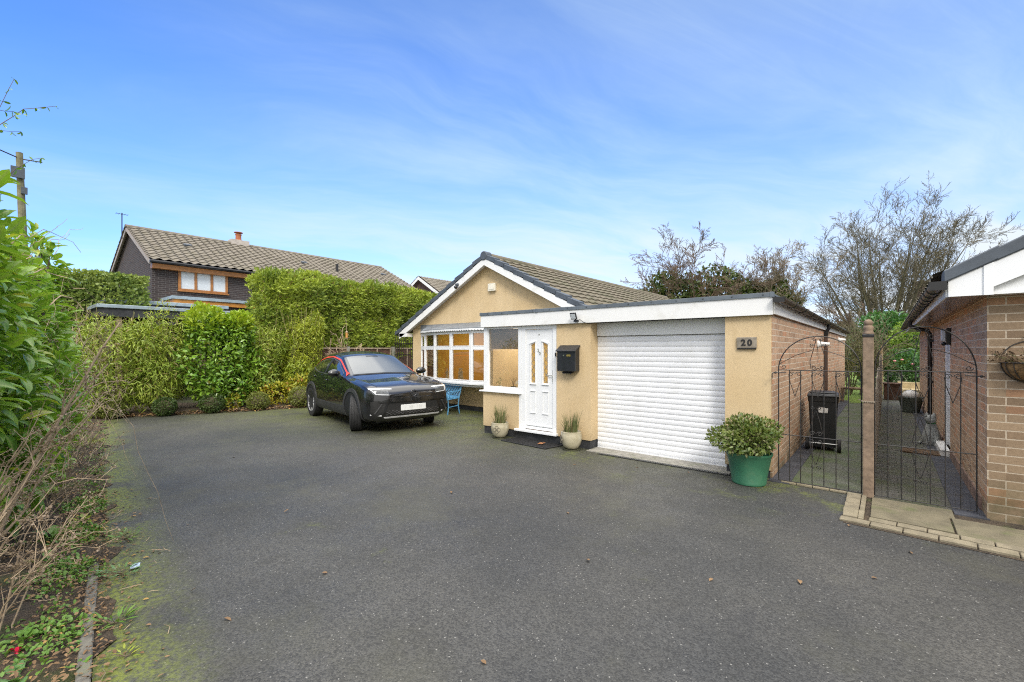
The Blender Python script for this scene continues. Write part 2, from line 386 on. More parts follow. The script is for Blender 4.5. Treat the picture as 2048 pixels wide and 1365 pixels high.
    M['flag'] = pm('stone_flag', (.145, .125, .08), .85, var=.22, scale=5, bump=.5, bscale=90, dirt=(.085, .105, .03), dscale=2.2, damt=.95)
    M['sett'] = pm('tan_sett', (.205, .175, .118), .88, var=.22, scale=7, bump=.5, bscale=110, dirt=(.17, .15, .09), dscale=6, damt=.6)
    M['bitumen'] = pm('bitumen_strip', (.045, .048, .058), .6, var=.3, scale=6, bump=.4, bscale=80, dirt=(.10, .09, .07), dscale=4, damt=.5)
    M['lawn'] = pm('moss_lawn', (.13, .20, .03), .95, var=.4, scale=12, bump=.7, bscale=60)
ground_mats()
b = MB(); b.add([(-600, -600, -.06), (600, -600, -.06), (600, 600, -.06), (-600, 600, -.06)], [(0, 1, 2, 3)]); struct(b, 'ground', M['ground'])
drive = [(-13.35, 1.86), (-8.15, 1.10), (-5, .68), (-2.85, .36), (-1.6, .17), (-.9, -.7), (-.9, -9), (9, -9), (9, 4.70), (.784, 4.965), (-.326, 5.045),
         (-.30, 6.05), (-1.03, 6.08), (-1.2, 8.6), (-10.4, 8.6), (-10.4, 13), (-13.0, 13), (-12.75, 9.6), (-11.95, 6.0), (-12.33, 4.5), (-12.8, 3.5), (-13.3, 2.4)]
b = MB(); b.add([(p[0], p[1], 0) for p in drive], [tuple(range(len(drive)))]); struct(b, 'driveway', M['tarmac'])
# planting bed: a lumpy sheet that follows the drive's edge
def edge_y(x):
    xs = [-16, -13.35, -8.15, -5, -2.85, -1.6, -.9]; ys = [2.2, 1.86, 1.10, .68, .36, .17, -.5]
    return float(np.interp(x, xs, ys))
rows = []
for i in range(200):
    x = -17+i*(16.2/199); e = edge_y(x); r = []
    for j in range(22):
        u_ = (j/21)**1.6; y = e+.035+(.055*math.sin(x*5.1)+.04*math.sin(x*13.7+1)+random.uniform(-.03, .03))*max(0, 1-u_*8)-u_*3.4
        zz = .006+.055*min(1, u_*9)+.05*math.sin(x*3.1+y*2)*min(1, u_*6)*.5+random.uniform(-.012, .018)*min(1, u_*10)
        r.append((x, y, zz))
    rows.append(r)
b = MB(); b.grid(rows, flip=False)
far_edge = [(-13.4, 1.80), (-13.30, 2.4), (-12.8, 3.5), (-12.33, 4.5), (-11.95, 6.0), (-12.4, 8.0), (-12.75, 9.6)]
rows = []
for i in range(40):
    s_ = i/39*(len(far_edge)-1); k = min(int(s_), len(far_edge)-2); f_ = s_-k
    x0 = far_edge[k][0]*(1-f_)+far_edge[k+1][0]*f_; y0 = far_edge[k][1]*(1-f_)+far_edge[k+1][1]*f_
    rows.append([(x0-j*.16, y0-.05*j*(1 if i < 3 else 0), -.008+.07*min(1, j/3)+random.uniform(-.012, .018)*min(1, j)) for j in range(16)])
b.grid(rows, flip=True)
struct(b, 'planting_bed', M['soil'])
# side passages
b = MB(); b.add([(-1.10, 6.06, .004), (-.18, 6.04, .004), (-.10, 16.5, .004), (-1.10, 16.5, .004)], [(0, 1, 2, 3)]); struct(b, 'side_path', M['mossytar'])
b = MB(); b.add([(-.13, 6.03, .005), (.72, 5.98, .005), (.72, 20, .005), (-.13, 20, .005)], [(0, 1, 2, 3)]); struct(b, 'neighbour_path', M['paving'])
b = MB(); b.add([(-6, 16.5, .0), (-.10, 16.5, .0), (-.10, 40, .0), (-6, 40, .0)], [(0, 1, 2, 3)]); struct(b, 'lawn', M['lawn'])
b = MB(); b.box(-1.075, -.86, 6.02, 17, .0, .012); b.box(.49, .72, 5.90, 17, .0, .014); struct(b, 'wall_strip', M['bitumen'])
# flags, setts and edging in front of the gates
def setts(b, p0, p1, wid, n, z=.022, gap=.008):
    p0, p1 = Vector((*p0, 0)), Vector((*p1, 0)); dr = (p1-p0); L = dr.length; dr.normalize(); sd = Vector((-dr.y, dr.x, 0)); l = L/n
    for i in range(n):
        a = p0+dr*(i*l+gap/2); e = p0+dr*((i+1)*l-gap/2); h = z+random.uniform(-.003, .003); w_ = wid+random.uniform(-.006, .004)
        b.prism([a, e, e+sd*w_, a+sd*w_], (0, 0, h))
b = MB()
def fy(x): return 5.045-.072*(x+.326)
setts(b, (-.335, fy(-.335)), (3.4, fy(3.4)), .105, 17)
setts(b, (-.13, fy(-.13)+.135), (3.4, fy(3.4)+.135), .10, 18)
setts(b, (-.205, 5.06+.11), (-.205, 6.03), .115, 9)
setts(b, (-.16, 5.17), (-.16, 6.0), .042, 3)
setts(b, (-.95, 6.035), (-.33, 6.005), .055, 4)
struct(b, 'path_edging', M['sett'], bev=.004)
b = MB()
flags = [(-.115, .44, 5.30, 5.72), (.455, 1.4, 5.25, 5.72), (-.115, .48, 5.735, 6.0), (1.415, 2.4, 5.2, 5.75), (2.415, 3.4, 5.12, 5.75)]
for (x0, x1, y0, y1) in flags:
    b.prism([(x0, y0-.045*(x0), 0), (x1, y0-.045*(x1), 0), (x1, y1, 0), (x0, y1, 0)], (0, 0, .017))
struct(b, 'patio', M['flag'], bev=.003)
b = MB(); b.add([(-.30, 5.0, .003), (3.4, 4.75, .003), (3.4, 6, .003), (-.30, 6.03, .003)], [(0, 1, 2, 3)]); struct(b, 'patio_joints', M['soil'])

# ================================================================ ROOF TILES
def tile_slope(b, O, along, L, up, Ls, pitch=.3, course=.32, roll=.03, step=.022, seg=8, prof=None):
    O, along, up = Vector(O), Vector(along).normalized(), Vector(up).normalized(); nrm = along.cross(up)
    if nrm.z < 0: nrm = -nrm
    nc = max(1, round(Ls/course)); course = Ls/nc; na = max(2, round(L/pitch)*seg)
    prof = prof or (lambda q: .5+.5*math.cos(2*math.pi*q))
    hs = [roll*prof((i % seg)/seg) for i in range(na+1)]; P = []
    for k in range(nc):
        for e in (0, 1):
            s_ = (k+e)*course; P.append([O+along*(L*i/na)+up*s_+nrm*(hs[i]+(step if e == 0 else 0)) for i in range(na+1)])
    flip = along.cross(up).dot(nrm) < 0
    b.grid(P, flip=not flip); return b
def tilemat(name, c1, c2, moss, mamt, ax):
    m_, t, b, o = newmat(name); co = obj_co(t)
    w = t.new('ShaderNodeTexWhiteNoise', {'Vector': t.vm('FLOOR', t.vm('MULTIPLY', co, ax))}).outputs[0]
    f = t.noise(co, 4, 6, .7)
    c = t.mix(t.m('ADD', t.m('MULTIPLY', w, .6), t.m('MULTIPLY', f, .4)), c1, c2)
    c = t.mix(t.m('MULTIPLY', t.ramp(t.noise(co, 2.5, 6, .7), .42, .68), mamt), c, moss)
    c = t.mix(t.ramp(t.noise(co, 70, 4, .7), .35, .7, 0, .5), c, t.mix(1, c, (.6, .6, .6), 'MULTIPLY'))
    t.put(b.inputs['Base Color'], c); b.inputs['Roughness'].default_value = .9; t.put(b.inputs['Normal'], t.bump(t.noise(co, 120, 4, .7), .4, .006)); return m_
M['tile_b'] = tilemat('brown_roof_tiles', (.115, .095, .065), (.17, .145, .10), (.075, .08, .035), .6, (3.0, 3.3, 1))
M['tile_l'] = tilemat('grey_pantiles', (.145, .125, .098), (.215, .19, .152), (.11, .10, .06), .5, (3.4, 3.3, 1))

# ================================================================ OUR BUNGALOW
B = thing('bungalow', 'cream rendered bungalow with white bay window, front door and roller garage door', 'house', (-5.5, 8.15, 0))
w = MB()
w.box(-4.154, -3.52, 6.13, 6.60, .14, 1.968)                       # pier by the door
w.box(-1.578, -1.062, 6.13, 6.45, .10, 1.968)                      # pier with the number
w.box(-5.80, -4.955, 6.13, 6.30, .14, .775)                        # dwarf wall of the porch
w.box(-10.5, -10.12, 8.15, 8.35, .12, 2.12); w.box(-10.12, -6.62, 8.15, 8.35, .12, .69); w.box(-6.62, -4.05, 8.15, 8.35, .12, 2.12)
rz = lambda x: 3.866-.515*abs(x+7.5)
w.prism([(-10.5, 8.15, 2.121), (-4.05, 8.15, 2.121), (-4.05, 8.15, rz(-4.05)-.16), (-7.5, 8.15, rz(-7.5)-.16), (-10.5, 8.15, rz(-10.5)-.16)], (0, .2, 0))
w.box(-10.5, -10.3, 8.352, 19.3, .12, 2.12); w.box(-10.3, -4.25, 19.1, 19.3, .12, 2.4)
w.build('wall', M['render'], B)
w = MB(); w.box(-4.14, -3.535, 6.147, 6.58, 0, .139); w.build('plinth', M['plinth'], B); w = MB(); w.box(-1.565, -1.075, 6.147, 6.44, 0, .099); w.build('plinth', M['plinth'], B); w = MB(); w.box(-5.785, -4.141, 6.147, 6.29, 0, .139); w.build('plinth', M['plinth'], B); w = MB()
w.box(-10.485, -4.2, 8.168, 8.34, 0, .119); w.box(-10.485, -10.31, 8.342, 19.29, 0, .119)
w.build('plinth', M['plinth'], B)
w = MB(); w.box(-1.26, -1.055, 6.152, 18.42, 0, 2.0); w.box(-4.1, -1.262, 18.2, 18.42, 0, 2.0)
w.build('brick_side_wall', M['brick_g'], B)
w = MB(); w.box(-1.068, -1.052, 6.0, 6.03, .1, .2) if False else None
# flat roof over porch and garage
w.box(-5.78, -1.045, 6.10, 8.149, 1.99, 2.195); w.box(-4.2, -1.045, 8.351, 18.45, 1.99, 2.19); w.build('flat_roof', M['lead'], B)
w = MB(); w.box(-5.815, -1.035, 6.07, 6.099, 1.965, 2.183); w.box(-5.815, -5.785, 6.10, 8.14, 1.965, 2.183); w.build('fascia_board', M['upvc_dirty'], B, bev=.003)
w = MB(); w.box(-1.044, -1.02, 6.10, 18.5, 1.975, 2.13); w.build('side_fascia', M['upvc_dirty'], B, bev=.003)
w = MB(); w.box(-5.82, -1.06, 6.055, 6.13, 2.178, 2.232); w.box(-5.82, -5.76, 6.131, 8.14, 2.178, 2.232)
for xx in (-5.815, -4.52, -1.055): w.box(xx-.008, xx+.028, 6.050, 6.135, 2.174, 2.237)
w.box(-1.058, -1.022, 6.131, 18.5, 2.19, 2.215)
for i in range(14):
    xx = -5.62+i*.345; w.lathe([(.007, 0), (.007, .004), (.003, .006)], (xx, 6.054, 2.208), 8, 'y')
rt = w.build('roof_edge_trim', M['trim'], B, bev=.003)
for i in range(14): w = MB(); w.lathe([(.0085, 0), (.0085, .003)], (-5.62+i*.345, 6.0525, 2.208), 8, 'y'); w.build('screw', M['black'], rt)
w = MB(); w.box(-4.12, -1.28, 6.46, 8.14, 1.955, 1.985); w.box(-5.78, -4.13, 6.31, 8.14, 1.955, 1.985); w.build('porch_ceiling', M['ceil'], B)
# pitched roof
w = MB(); tile_slope(w, (-3.95, 8.06, rz(-3.95)-.03), (0, 1, 0), 11.5, (-.889, 0, .458), 3.98, pitch=.3, course=.31, roll=.022, step=.03, seg=4)
tile_slope(w, (-11.02, 8.06, rz(-11.02)-.03), (0, 1, 0), 11.5, (.889, 0, .458), 3.95, pitch=.3, course=.31, roll=.022, step=.03, seg=4)
rf = w.build('roof', M['tile_b'], B)
w = MB()
for i in range(26):
    y0 = 8.1+i*.442
    pts = [(-7.5+.125*math.cos(a), y0, 3.80+.115*math.sin(a)) for a in np.linspace(0, math.pi, 9)]
    w.prism(pts, (0, .436, 0))
w.build('ridge', M['tile_b'], rf)
w = MB()
for sgn in (-1, 1):
    n = 11; Lx = 3.5 if sgn < 0 else 3.2
    for i in range(n):
        xa, xb = -7.5+sgn*(.05+Lx*i/n), -7.5+sgn*(.05+Lx*(i+1)/n+.02)
        za, zb = rz(xa)+.014, rz(xb)+.052
        w.prism([(xa, 7.93, za), (xb, 7.93, zb), (xb, 7.93, zb-.115), (xa, 7.93, za-.115)], (0, .20, 0))
w.lathe([(.001, 0), (.10, .0), (.11, -.012), (.11, -.2)], (-7.5, 7.92, 3.83), 20, 'y')
w.build('verge', M['verge'], B, bev=.006)
w = MB()
for sgn in (-1, 1):
    xe = -7.5+sgn*(3.38 if sgn < 0 else 2.62)
    w.prism([(-7.5, 7.945, 3.866-.09), (xe, 7.945, rz(xe)-.09), (xe, 7.945, rz(xe)-.265), (-7.5, 7.945, 3.866-.265)], (0, .022, 0))
w.box(-10.89, -10.51, 7.945, 8.145, 1.92, 2.02)
w.prism([(-10.89, 7.945, 2.021), (-10.51, 7.945, 2.021), (-10.51, 7.945, rz(-10.51)-.268), (-10.89, 7.945, rz(-10.89)-.268)], (0, .022, 0)) if rz(-10.89)-.268 > 2.03 else None
w.build('barge_board', M['upvc_dirty'], B, bev=.003)
w = MB()
for sgn in (-1, 1):
    xe = -7.5+sgn*3.36
    w.prism([(-7.5, 7.97, 3.866-.17), (xe, 7.97, rz(xe)-.17), (xe, 7.97, rz(xe)-.19), (-7.5, 7.97, 3.866-.19)], (0, .178, 0))
w.build('soffit', M['upvc_dirty'], B)
w = MB(); w.prism([(-5.28, 7.95, rz(-5.28)-.09), (-4.15, 7.95, rz(-4.15)-.09), (-4.15, 7.95, rz(-4.15)-.28), (-5.28, 7.95, rz(-5.28)-.28)], (0, .05, 0)); w.build('flashing', M['verge'], B)

# bay window
bay = [(-10.10, 8.14), (-9.74, 7.99), (-9.09, 7.78), (-8.34, 7.66), (-7.60, 7.62), (-6.95, 7.74), (-6.64, 8.14)]
BW = MB(); GL = MB(); z0, z1, zt = .76, 2.0, 1.60
def facet(a, c, first, last):
    a, c = Vector((*a, 0)), Vector((*c, 0)); d_ = (c-a).normalized(); nn = Vector((d_.y, -d_.x, 0)); L = (c-a).length; j = .034
    def bar(s0, s1, zz0, zz1, dep=.055, out=0.0):
        p = a+d_*((s0+s1)/2)-nn*(dep/2-.02-out); BW.obox(p+Vector((0, 0, (zz0+zz1)/2)), d_*(s1-s0)/2, nn*dep/2, Vector((0, 0, (zz1-zz0)/2)))
    bar(0, j, z0, z1); bar(L-j, L, z0, z1)
    bar(j, L-j, z0, z0+.045); bar(j, L-j, z1-.04, z1); bar(j, L-j, zt-.03, zt+.03, .058, .003)
    # opening casement frames
    for (lo, hi) in ((z0+.045, zt-.03), (zt+.03, z1-.04)):
        bar(j, j+.022, lo, hi, .05, .006); bar(L-j-.022, L-j, lo, hi, .05, .006); bar(j+.022, L-j-.022, lo, lo+.02, .05, .006); bar(j+.022, L-j-.022, hi-.02, hi, .05, .006)
    p0, p1 = a+d_*j, a+d_*(L-j); GL.add([(*p0.xy, z0+.04), (*p1.xy, z0+.04), (*p1.xy, z1-.03), (*p0.xy, z1-.03)], [(0, 1, 2, 3)])
for i in range(6): facet(bay[i], bay[i+1], i == 0, i == 5)
for (x, y) in bay[1:-1]: BW.lathe([(.036, z0), (.036, z1)], (x, y+.008, 0), 10)
bw = BW.build('bay_window', M['upvc'], B, bev=.002); GL.build('pane', M['glass_r'], bw)
def offs(poly, o): return [(x+(x+8.4)*o*.28, y-o) if 0 < k < len(poly)-1 else (x+(x+8.4)*o*.28, y) for k, (x, y) in enumerate(poly)]
w = MB(); so = offs(bay, .07); w.prism([(x, y, .715) for x, y in so], (0, 0, .043)); w.build('sill', M['upvc'], bw, bev=.003)
w = MB(); si = offs(bay, -.0); w.prism([(x, y, .66) for x, y in si], (0, 0, .054)); w.build('sill_base', M['upvc_dirty'], bw)
w = MB(); ro = offs(bay, .10); ri = [(-10.42, 8.14), (-6.3, 8.14)]
vs = [(x, y, 2.06) for x, y in ro]+[(x, y, 2.075) for x, y in ro]+[(max(-10.44, min(-6.3, x*1.0)), 8.145, 2.245) for x, y in ro]
n = len(ro); fs = [(i, i+1, n+i+1, n+i) for i in range(n-1)]+[(n+i, n+i+1, 2*n+i+1, 2*n+i) for i in range(n-1)]+[tuple(range(n))[::-1]]
w.add(vs, fs); w.build('bay_roof', M['lead'], bw)
w = MB()                                                           # scalloped fringe under the bay roof
for i in range(n-1):
    a, c = Vector((*ro[i], 0)), Vector((*ro[i+1], 0)); L = (c-a).length; k = max(2, round(L/.085)); d_ = (c-a)/k; nn = Vector((d_.y, -d_.x, 0)).normalized()
    for q in range(k):
        p = a+d_*q+nn*.004
        w.prism([p+Vector((0, 0, 2.058))]+[p+d_*s_+Vector((0, 0, 2.028-.022*math.sin(math.pi*s_))) for s_ in np.linspace(0, 1, 6)]+[p+d_+Vector((0, 0, 2.058))], nn*.008)
w.build('scalloped_trim', M['upvc'], bw)
w = MB(); w.prism([(x, y, 2.002) for x, y in bay], (0, 0, .057)); w.build('head_board', M['upvc'], bw)
# front room behind the bay
w = MB(); w.box(-10.29, -6.0, 12.0, 12.1, .1, 2.5); w.box(-6.1, -6.0, 8.36, 12.0, .1, 2.5); w.box(-10.298, -10.25, 8.36, 12.0, .1, 2.5); w.build('room_wall', M['ochre'], B)
w = MB(); w.box(-10.25, -6.1, 8.36, 12.0, .1, .13); w.build('room_floor', M['carpet'], B)
w = MB(); w.box(-10.25, -6.1, 8.36, 12.0, 2.30, 2.34); w.build('room_ceiling', M['ceil'], B)
w = MB(); w.box(-7.2, -6.35, 11.9, 11.96, .14, 2.12)
for xx in (-7.12, -6.72):
    for (a, c) in ((.3, 1.0), (1.12, 1.95)): w.box(xx, xx+.28, 11.885, 11.90, a, c)
w.build('inner_door', M['pine'], B, bev=.006)
ctm = pm('cream_curtain', (.42, .36, .26), .9)
for (xc, a0, a1) in ((-9.95, 0, 1), (-6.9, 0, 1)):                    # gathered curtains either side of the bay
    w = MB(); P = [[(xc-.22+.44*i/28, 8.42+.035*math.sin(i*1.9), zz) for i in range(29)] for zz in (.75, 2.1)]; w.grid(P); w.build('curtain', ctm, B)
w = MB(); w.add([(-9.6, 9.2, 2.28), (-9.6, 11.4, 2.28), (-7.2, 11.4, 2.28), (-7.2, 9.2, 2.28)], [(0, 1, 2, 3)]); w.build('ceiling_lamp', emis('warm_lamp_panel', (1, .74, .40), 4.2), B)
w = MB(); w.add([(-5.5, 6.5, 1.945), (-5.5, 7.5, 1.945), (-4.4, 7.5, 1.945), (-4.4, 6.5, 1.945)], [(0, 1, 2, 3)]); w.build('ceiling_lamp', emis('porch_lamp_panel', (1, .90, .76), 5.6), B)
w = MB(); w.box(-5.78, -4.16, 6.31, 8.14, .10, .14); w.build('porch_floor', M['carpet'], B)
w = MB(); w.box(-4.153, -4.10, 6.61, 8.14, .10, 1.95); w.build('porch_inner_wall', M['render'], B)

# porch window
P = MB()
P.box(-5.80, -5.715, 6.14, 6.225, .80, 1.964); P.box(-4.955, -4.90, 6.14, 6.225, .165, 1.964)
P.box(-5.714, -4.956, 6.145, 6.215, .80, .855); P.box(-5.714, -4.956, 6.145, 6.215, 1.93, 1.964)
P.box(-5.714, -5.69, 6.15, 6.205, .856, 1.929); P.box(-4.98, -4.956, 6.15, 6.205, .856, 1.929); P.box(-5.69, -4.98, 6.15, 6.205, .856, .88)
pw = P.build('porch_window', M['upvc'], B, bev=.002)
w = MB(); w.add([(-5.69, 6.18, .87), (-4.97, 6.18, .87), (-4.97, 6.18, 1.94), (-5.69, 6.18, 1.94)], [(0, 1, 2, 3)])
w.build('pane', M['glass'], pw)
w = MB(); w.box(-5.86, -4.89, 6.075, 6.30, .776, .799); w.build('sill', M['upvc'], pw, bev=.003)
w = MB(); w.box(-5.80, -5.72, 6.31, 8.14, .14, 1.965); w.build('porch_side_wall', M['render'], B)
w = MB(); w.box(-5.70, -4.99, 6.31, 6.48, .775, .80); w.build('inner_sill', M['upvc'], pw)
w = MB(); w.box(-5.69, -4.98, 6.23, 6.24, 1.56, 1.93); w.build('roller_blind', pm('pale_pink_blind', (.62, .50, .42), .9, var=.05), pw)
# front door
D = MB(); D.box(-4.899, -4.815, 6.145, 6.225, .18, 1.964); D.box(-4.245, -4.156, 6.145, 6.225, .18, 1.964); D.box(-4.814, -4.246, 6.145, 6.225, 1.90, 1.964)
D.box(-4.814, -4.246, 6.15, 6.22, .19, .235)
dr = D.build('front_door', M['upvc'], B, bev=.003)
D = MB(); lites = [(-4.708, -4.613), (-4.450, -4.350)]
zs = [.238, .985, 1.62]; D.box(-4.813, -4.247, 6.165, 6.205, .238, .985)
D.box(-4.813, -4.708, 6.165, 6.205, .9851, 1.897); D.box(-4.613, -4.450, 6.165, 6.205, .9851, 1.897); D.box(-4.350, -4.247, 6.165, 6.205, .9851, 1.897)
for k, (a, c) in enumerate(lites):
    za, zc = (1.63, 1.675) if k == 0 else (1.675, 1.63)
    D.prism([(a, 6.165, za), (c, 6.165, zc), (c, 6.165, 1.897), (a, 6.165, 1.897)], (0, .04, 0))
lf = D.build('leaf', M['upvc'], dr)
D = MB()
for k, (a, c) in enumerate(lites):
    za, zc = (1.63, 1.675) if k == 0 else (1.675, 1.63); o_ = .022
    D.beam((a-o_*.5, 6.160, .97), (a-o_*.5, 6.160, za+.02), .016, .016, (0, 1, 0)); D.beam((c+o_*.5, 6.160, .97), (c+o_*.5, 6.160, zc+.02), .016, .016, (0, 1, 0))
    D.beam((a-o_, 6.158, .965), (c+o_, 6.158, .965), .02, .024, (0, 1, 0)); D.beam((a-o_, 6.157, za+.025), (c+o_, 6.157, zc+.025), .022, .03, (0, 1, 0))
    for (lo, hi) in ((.47, .845),):
        for zz in (lo, hi): D.beam((a-.012, 6.160, zz), (c+.012, 6.160, zz), .016, .02, (0, 1, 0))
        for xx in (a-.004, c+.004): D.beam((xx, 6.162, lo+.01), (xx, 6.162, hi-.01), .008, .012, (0, 1, 0))
D.beam((-4.80, 6.158, .262), (-4.26, 6.158, .262), .02, .02, (0, 1, 0))
D.build('moulding', M['upvc'], lf, bev=.003)
m_, t, bs, o = newmat('leaded_amber_glass'); bs.inputs['Base Color'].default_value = (.52, .36, .12, 1); bs.inputs['Roughness'].default_value = .15
bs.inputs['Transmission Weight'].default_value = .45; M['amber'] = m_
for (a, c) in lites: D = MB(); D.add([(a-.003, 6.19, .98), (c+.003, 6.19, .98), (c+.003, 6.19, 1.69), (a-.003, 6.19, 1.69)], [(0, 1, 2, 3)]); D.build('glazing', M['amber'], lf)
for k, (a, c) in enumerate(lites):
    D = MB(); n_ = 5; h_ = .67/n_; mid_ = (a+c)/2
    for q in range(n_):
        zb = .99+q*h_
        for (p, r_) in (((mid_, zb), (c, zb+h_/2)), ((c, zb+h_/2), (mid_, zb+h_)), ((mid_, zb+h_), (a, zb+h_/2)), ((a, zb+h_/2), (mid_, zb))):
            if max(p[1], r_[1]) < 1.66: D.beam((p[0], 6.187, p[1]), (r_[0], 6.187, r_[1]), .004, .006, (0, 1, 0))
    D.build('leading', M['lead'], lf)
D = MB(); D.box(-4.256, -4.232, 6.150, 6.164, 1.0, 1.21); D.beam((-4.244, 6.135, 1.125), (-4.355, 6.135, 1.122), .012, .016, (0, 1, 0)); D.tube([(-4.244, 6.16, 1.125), (-4.244, 6.13, 1.125)], .008, 8)
D.build('handle', M['chrome'], dr, bev=.003)
text_obj('2', .075, .004, M['chrome'], 'door_numeral', dr, (-4.547, 6.160, 1.54), (R(90), 0, 0)); text_obj('0', .075, .004, M['chrome'], 'door_numeral', dr, (-4.512, 6.160, 1.488), (R(90), 0, 0))
D = MB(); D.lathe([(.009, 0), (.009, .008), (.004, .012)], (-4.53, 6.165, 1.805), 10, 'y'); D.build('peephole', M['iron'], dr)
D = MB(); D.box(-5.0, -4.12, 6.06, 6.16, .142, .178); D.build('threshold', M['upvc'], dr, bev=.004)
D = MB(); D.lathe([(.016, 0), (.016, .012)], (-4.175, 6.145, 1.49), 12, 'y'); D.box(-4.183, -4.167, 6.128, 6.145, 1.44, 1.48); D.build('doorbell', M['iron'], dr)
# roller garage door
gd = MB(); prof = []; pitch = .0745; z = .03
while z < 1.755:
    for q, o_ in ((0, .0), (.07, .005), (.28, .009), (.62, .009), (.90, .0045), (.97, .0)): prof.append((z+q*pitch, 6.36-o_))
    z += pitch
P = [[(x, y, zz) for (zz, y) in prof] for x in (-3.519, -1.50)]; gd.grid(P, flip=True); gd.box(-3.519, -1.5, 6.345, 6.37, .005, .029)
g = gd.build('garage_door', M['shutter'], B)
gd = MB(); gd.box(-3.519, -1.5, 6.325, 6.44, 1.765, 1.97); gd.build('shutter_box', M['upvc'], g, bev=.004)
gd = MB(); gd.box(-3.519, -1.5, 6.34, 6.36, 1.757, 1.764); gd.build('shutter_seal', M['black'], g)
# side gutter with brackets and brown downpipe
gt = MB(); y0, y1 = 6.02, 18.5; n = 9
P = []
for y in (y0, y1):
    zz = 2.115-(y-y0)*.004; P.append([(-.965+.055*math.cos(a), y, zz+.05+.055*math.sin(a)) for a in np.linspace(math.pi, 2*math.pi, n)]+[(-.965+.048*math.cos(a), y, zz+.05+.048*math.sin(a)) for a in np.linspace(2*math.pi, math.pi, n)])
gt.grid(P); gu = gt.build('gutter', pm('brown_gutter', (.055, .036, .026), .45, var=.3, dirt=(.12, .14, .06), damt=.5), B)
for i in range(13):
    gt = MB(); y = 6.03+i*.95; zz = 2.115-(y-y0)*.004
    for k in range(8):
        a0_, a1_ = math.pi+k*math.pi/8, math.pi+(k+1)*math.pi/8
        gt.beam((-.965+.06*math.cos(a0_), y, zz+.05+.06*math.sin(a0_)), (-.965+.06*math.cos(a1_), y, zz+.05+.06*math.sin(a1_)), .035 if i else .06, .008, (0, 0, 1) if abs(math.cos(a0_)) < .6 else (1, 0, 0))
    gt.build('bracket', M['black'], gu)
gt = MB(); gt.box(-1.022, -.91, 5.99, 6.02, 2.105, 2.165); gt.build('stop_end', M['black'], gu)
gt = MB(); gt.box(-1.05, -.985, 11.9, 11.965, 0.02, 1.93); gt.build('downpipe', pm('brown_downpipe', (.075, .045, .032), .5, var=.2), B, bev=.008)
gt = MB(); gt.tube([(-.965, 11.93, 2.13), (-.965, 11.93, 2.02), (-1.015, 11.93, 1.92)], .034, 10); gt.box(-1.06, -.975, 11.885, 11.98, 1.86, 1.95); gt.build('hopper', M['black'], B)
# garage threshold and drain
gd = MB(); gd.prism([(-3.53, 6.02, 0), (-1.50, 6.02, 0), (-1.50, 6.345, 0), (-3.53, 6.345, 0)], (0, 0, .010)); gd.build('garage_step', M['concrete'], B)
gd = MB(); gd.box(-3.3, -1.1, 5.945, 6.015, .0, .008); dg = gd.build('drain_channel', M['black'], B)
gd = MB()
for i in range(88): gd.box(-3.29+i*.0249, -3.278+i*.0249, 5.95, 6.01, .0085, .0125)
gd.build('drain_grate', pm('galvanised_grate', (.16, .16, .15), .5, .6, var=.2), B)

# ================================================================ THINGS FIXED TO THE BUNGALOW
a = MB(); a.box(-7.50, -7.27, 8.08, 8.148, 2.98, 3.165); a.box(-7.47, -7.30, 8.072, 8.08, 3.01, 3.135)
solo(a, 'alarm_box', pm('cream_plastic', (.70, .66, .55), .45), 'cream alarm bell box high on the rendered gable', 'alarm box', (-7.385, 8.148, 3.07), bev=.018)
c = thing('security_camera', 'small dark dome camera under the gable verge, left of the alarm box', 'camera', (-8.42, 7.93, 3.17))
a = MB(); a.box(-8.47, -8.37, 7.90, 7.944, 3.18, 3.24); a.build('mount', M['verge'], c, bev=.006)
a = MB(); a.ball((-8.42, 7.88, 3.14), .045, 14); a.build('camera_head', M['black'], c, smooth=True)
c = thing('floodlight', 'small black floodlight on the white fascia above the letter box', 'light', (-3.73, 6.07, 2.0))
a = MB(); a.box(-3.765, -3.695, 6.03, 6.069, 1.985, 2.02); a.tube([(-3.73, 6.04, 2.02), (-3.74, 6.0, 2.06)], .008, 6); a.build('bracket', M['black'], c)
ax, bx_ = Vector((.052, 0, 0)), Vector((0, -.022, .048)); nn = Vector((0, -.9, -.41))
a = MB(); a.obox(Vector((-3.745, 5.995, 2.075)), ax, bx_, nn*.014); a.build('lamp_body', M['black'], c, bev=.004)
a = MB(); a.obox(Vector((-3.745, 5.995, 2.075))+nn*.016, ax*.78, bx_*.74, nn*.002); a.build('lens', M['frost'], c)
a = MB(); a.tube([(-3.70, 6.05, 2.0), (-3.66, 6.04, 2.02), (-3.60, 6.06, 1.975), (-3.53, 6.09, 1.955), (-3.50, 6.20, 1.965)], .005, 6); a.build('cable', M['black'], c)
c = thing('post_box', 'black steel letter box with sloping lid on the wall beside the door', 'letter box', (-3.88, 6.13, 1.2))
a = MB(); a.prism([(-4.06, 6.128, 1.21), (-4.06, 6.0, 1.21), (-4.06, 6.0, 1.53), (-4.06, 6.128, 1.60)], (.345, 0, 0)); a.build('body', pm('black_enamel', (.016, .017, .019), .35, var=.2, bump=.15, bscale=300), c, bev=.008)
a = MB(); a.prism([(-4.075, 6.128, 1.605), (-4.075, 5.975, 1.520), (-4.075, 5.975, 1.535), (-4.075, 6.128, 1.625)], (.375, 0, 0)); a.build('lid', pm('black_enamel_lid', (.022, .023, .026), .4, var=.2), c, bev=.003)
a = MB(); a.box(-3.875, -3.80, 5.995, 5.999, 1.445, 1.475); a.build('name_plate', pm('brass', (.55, .40, .12), .3, .8), c)
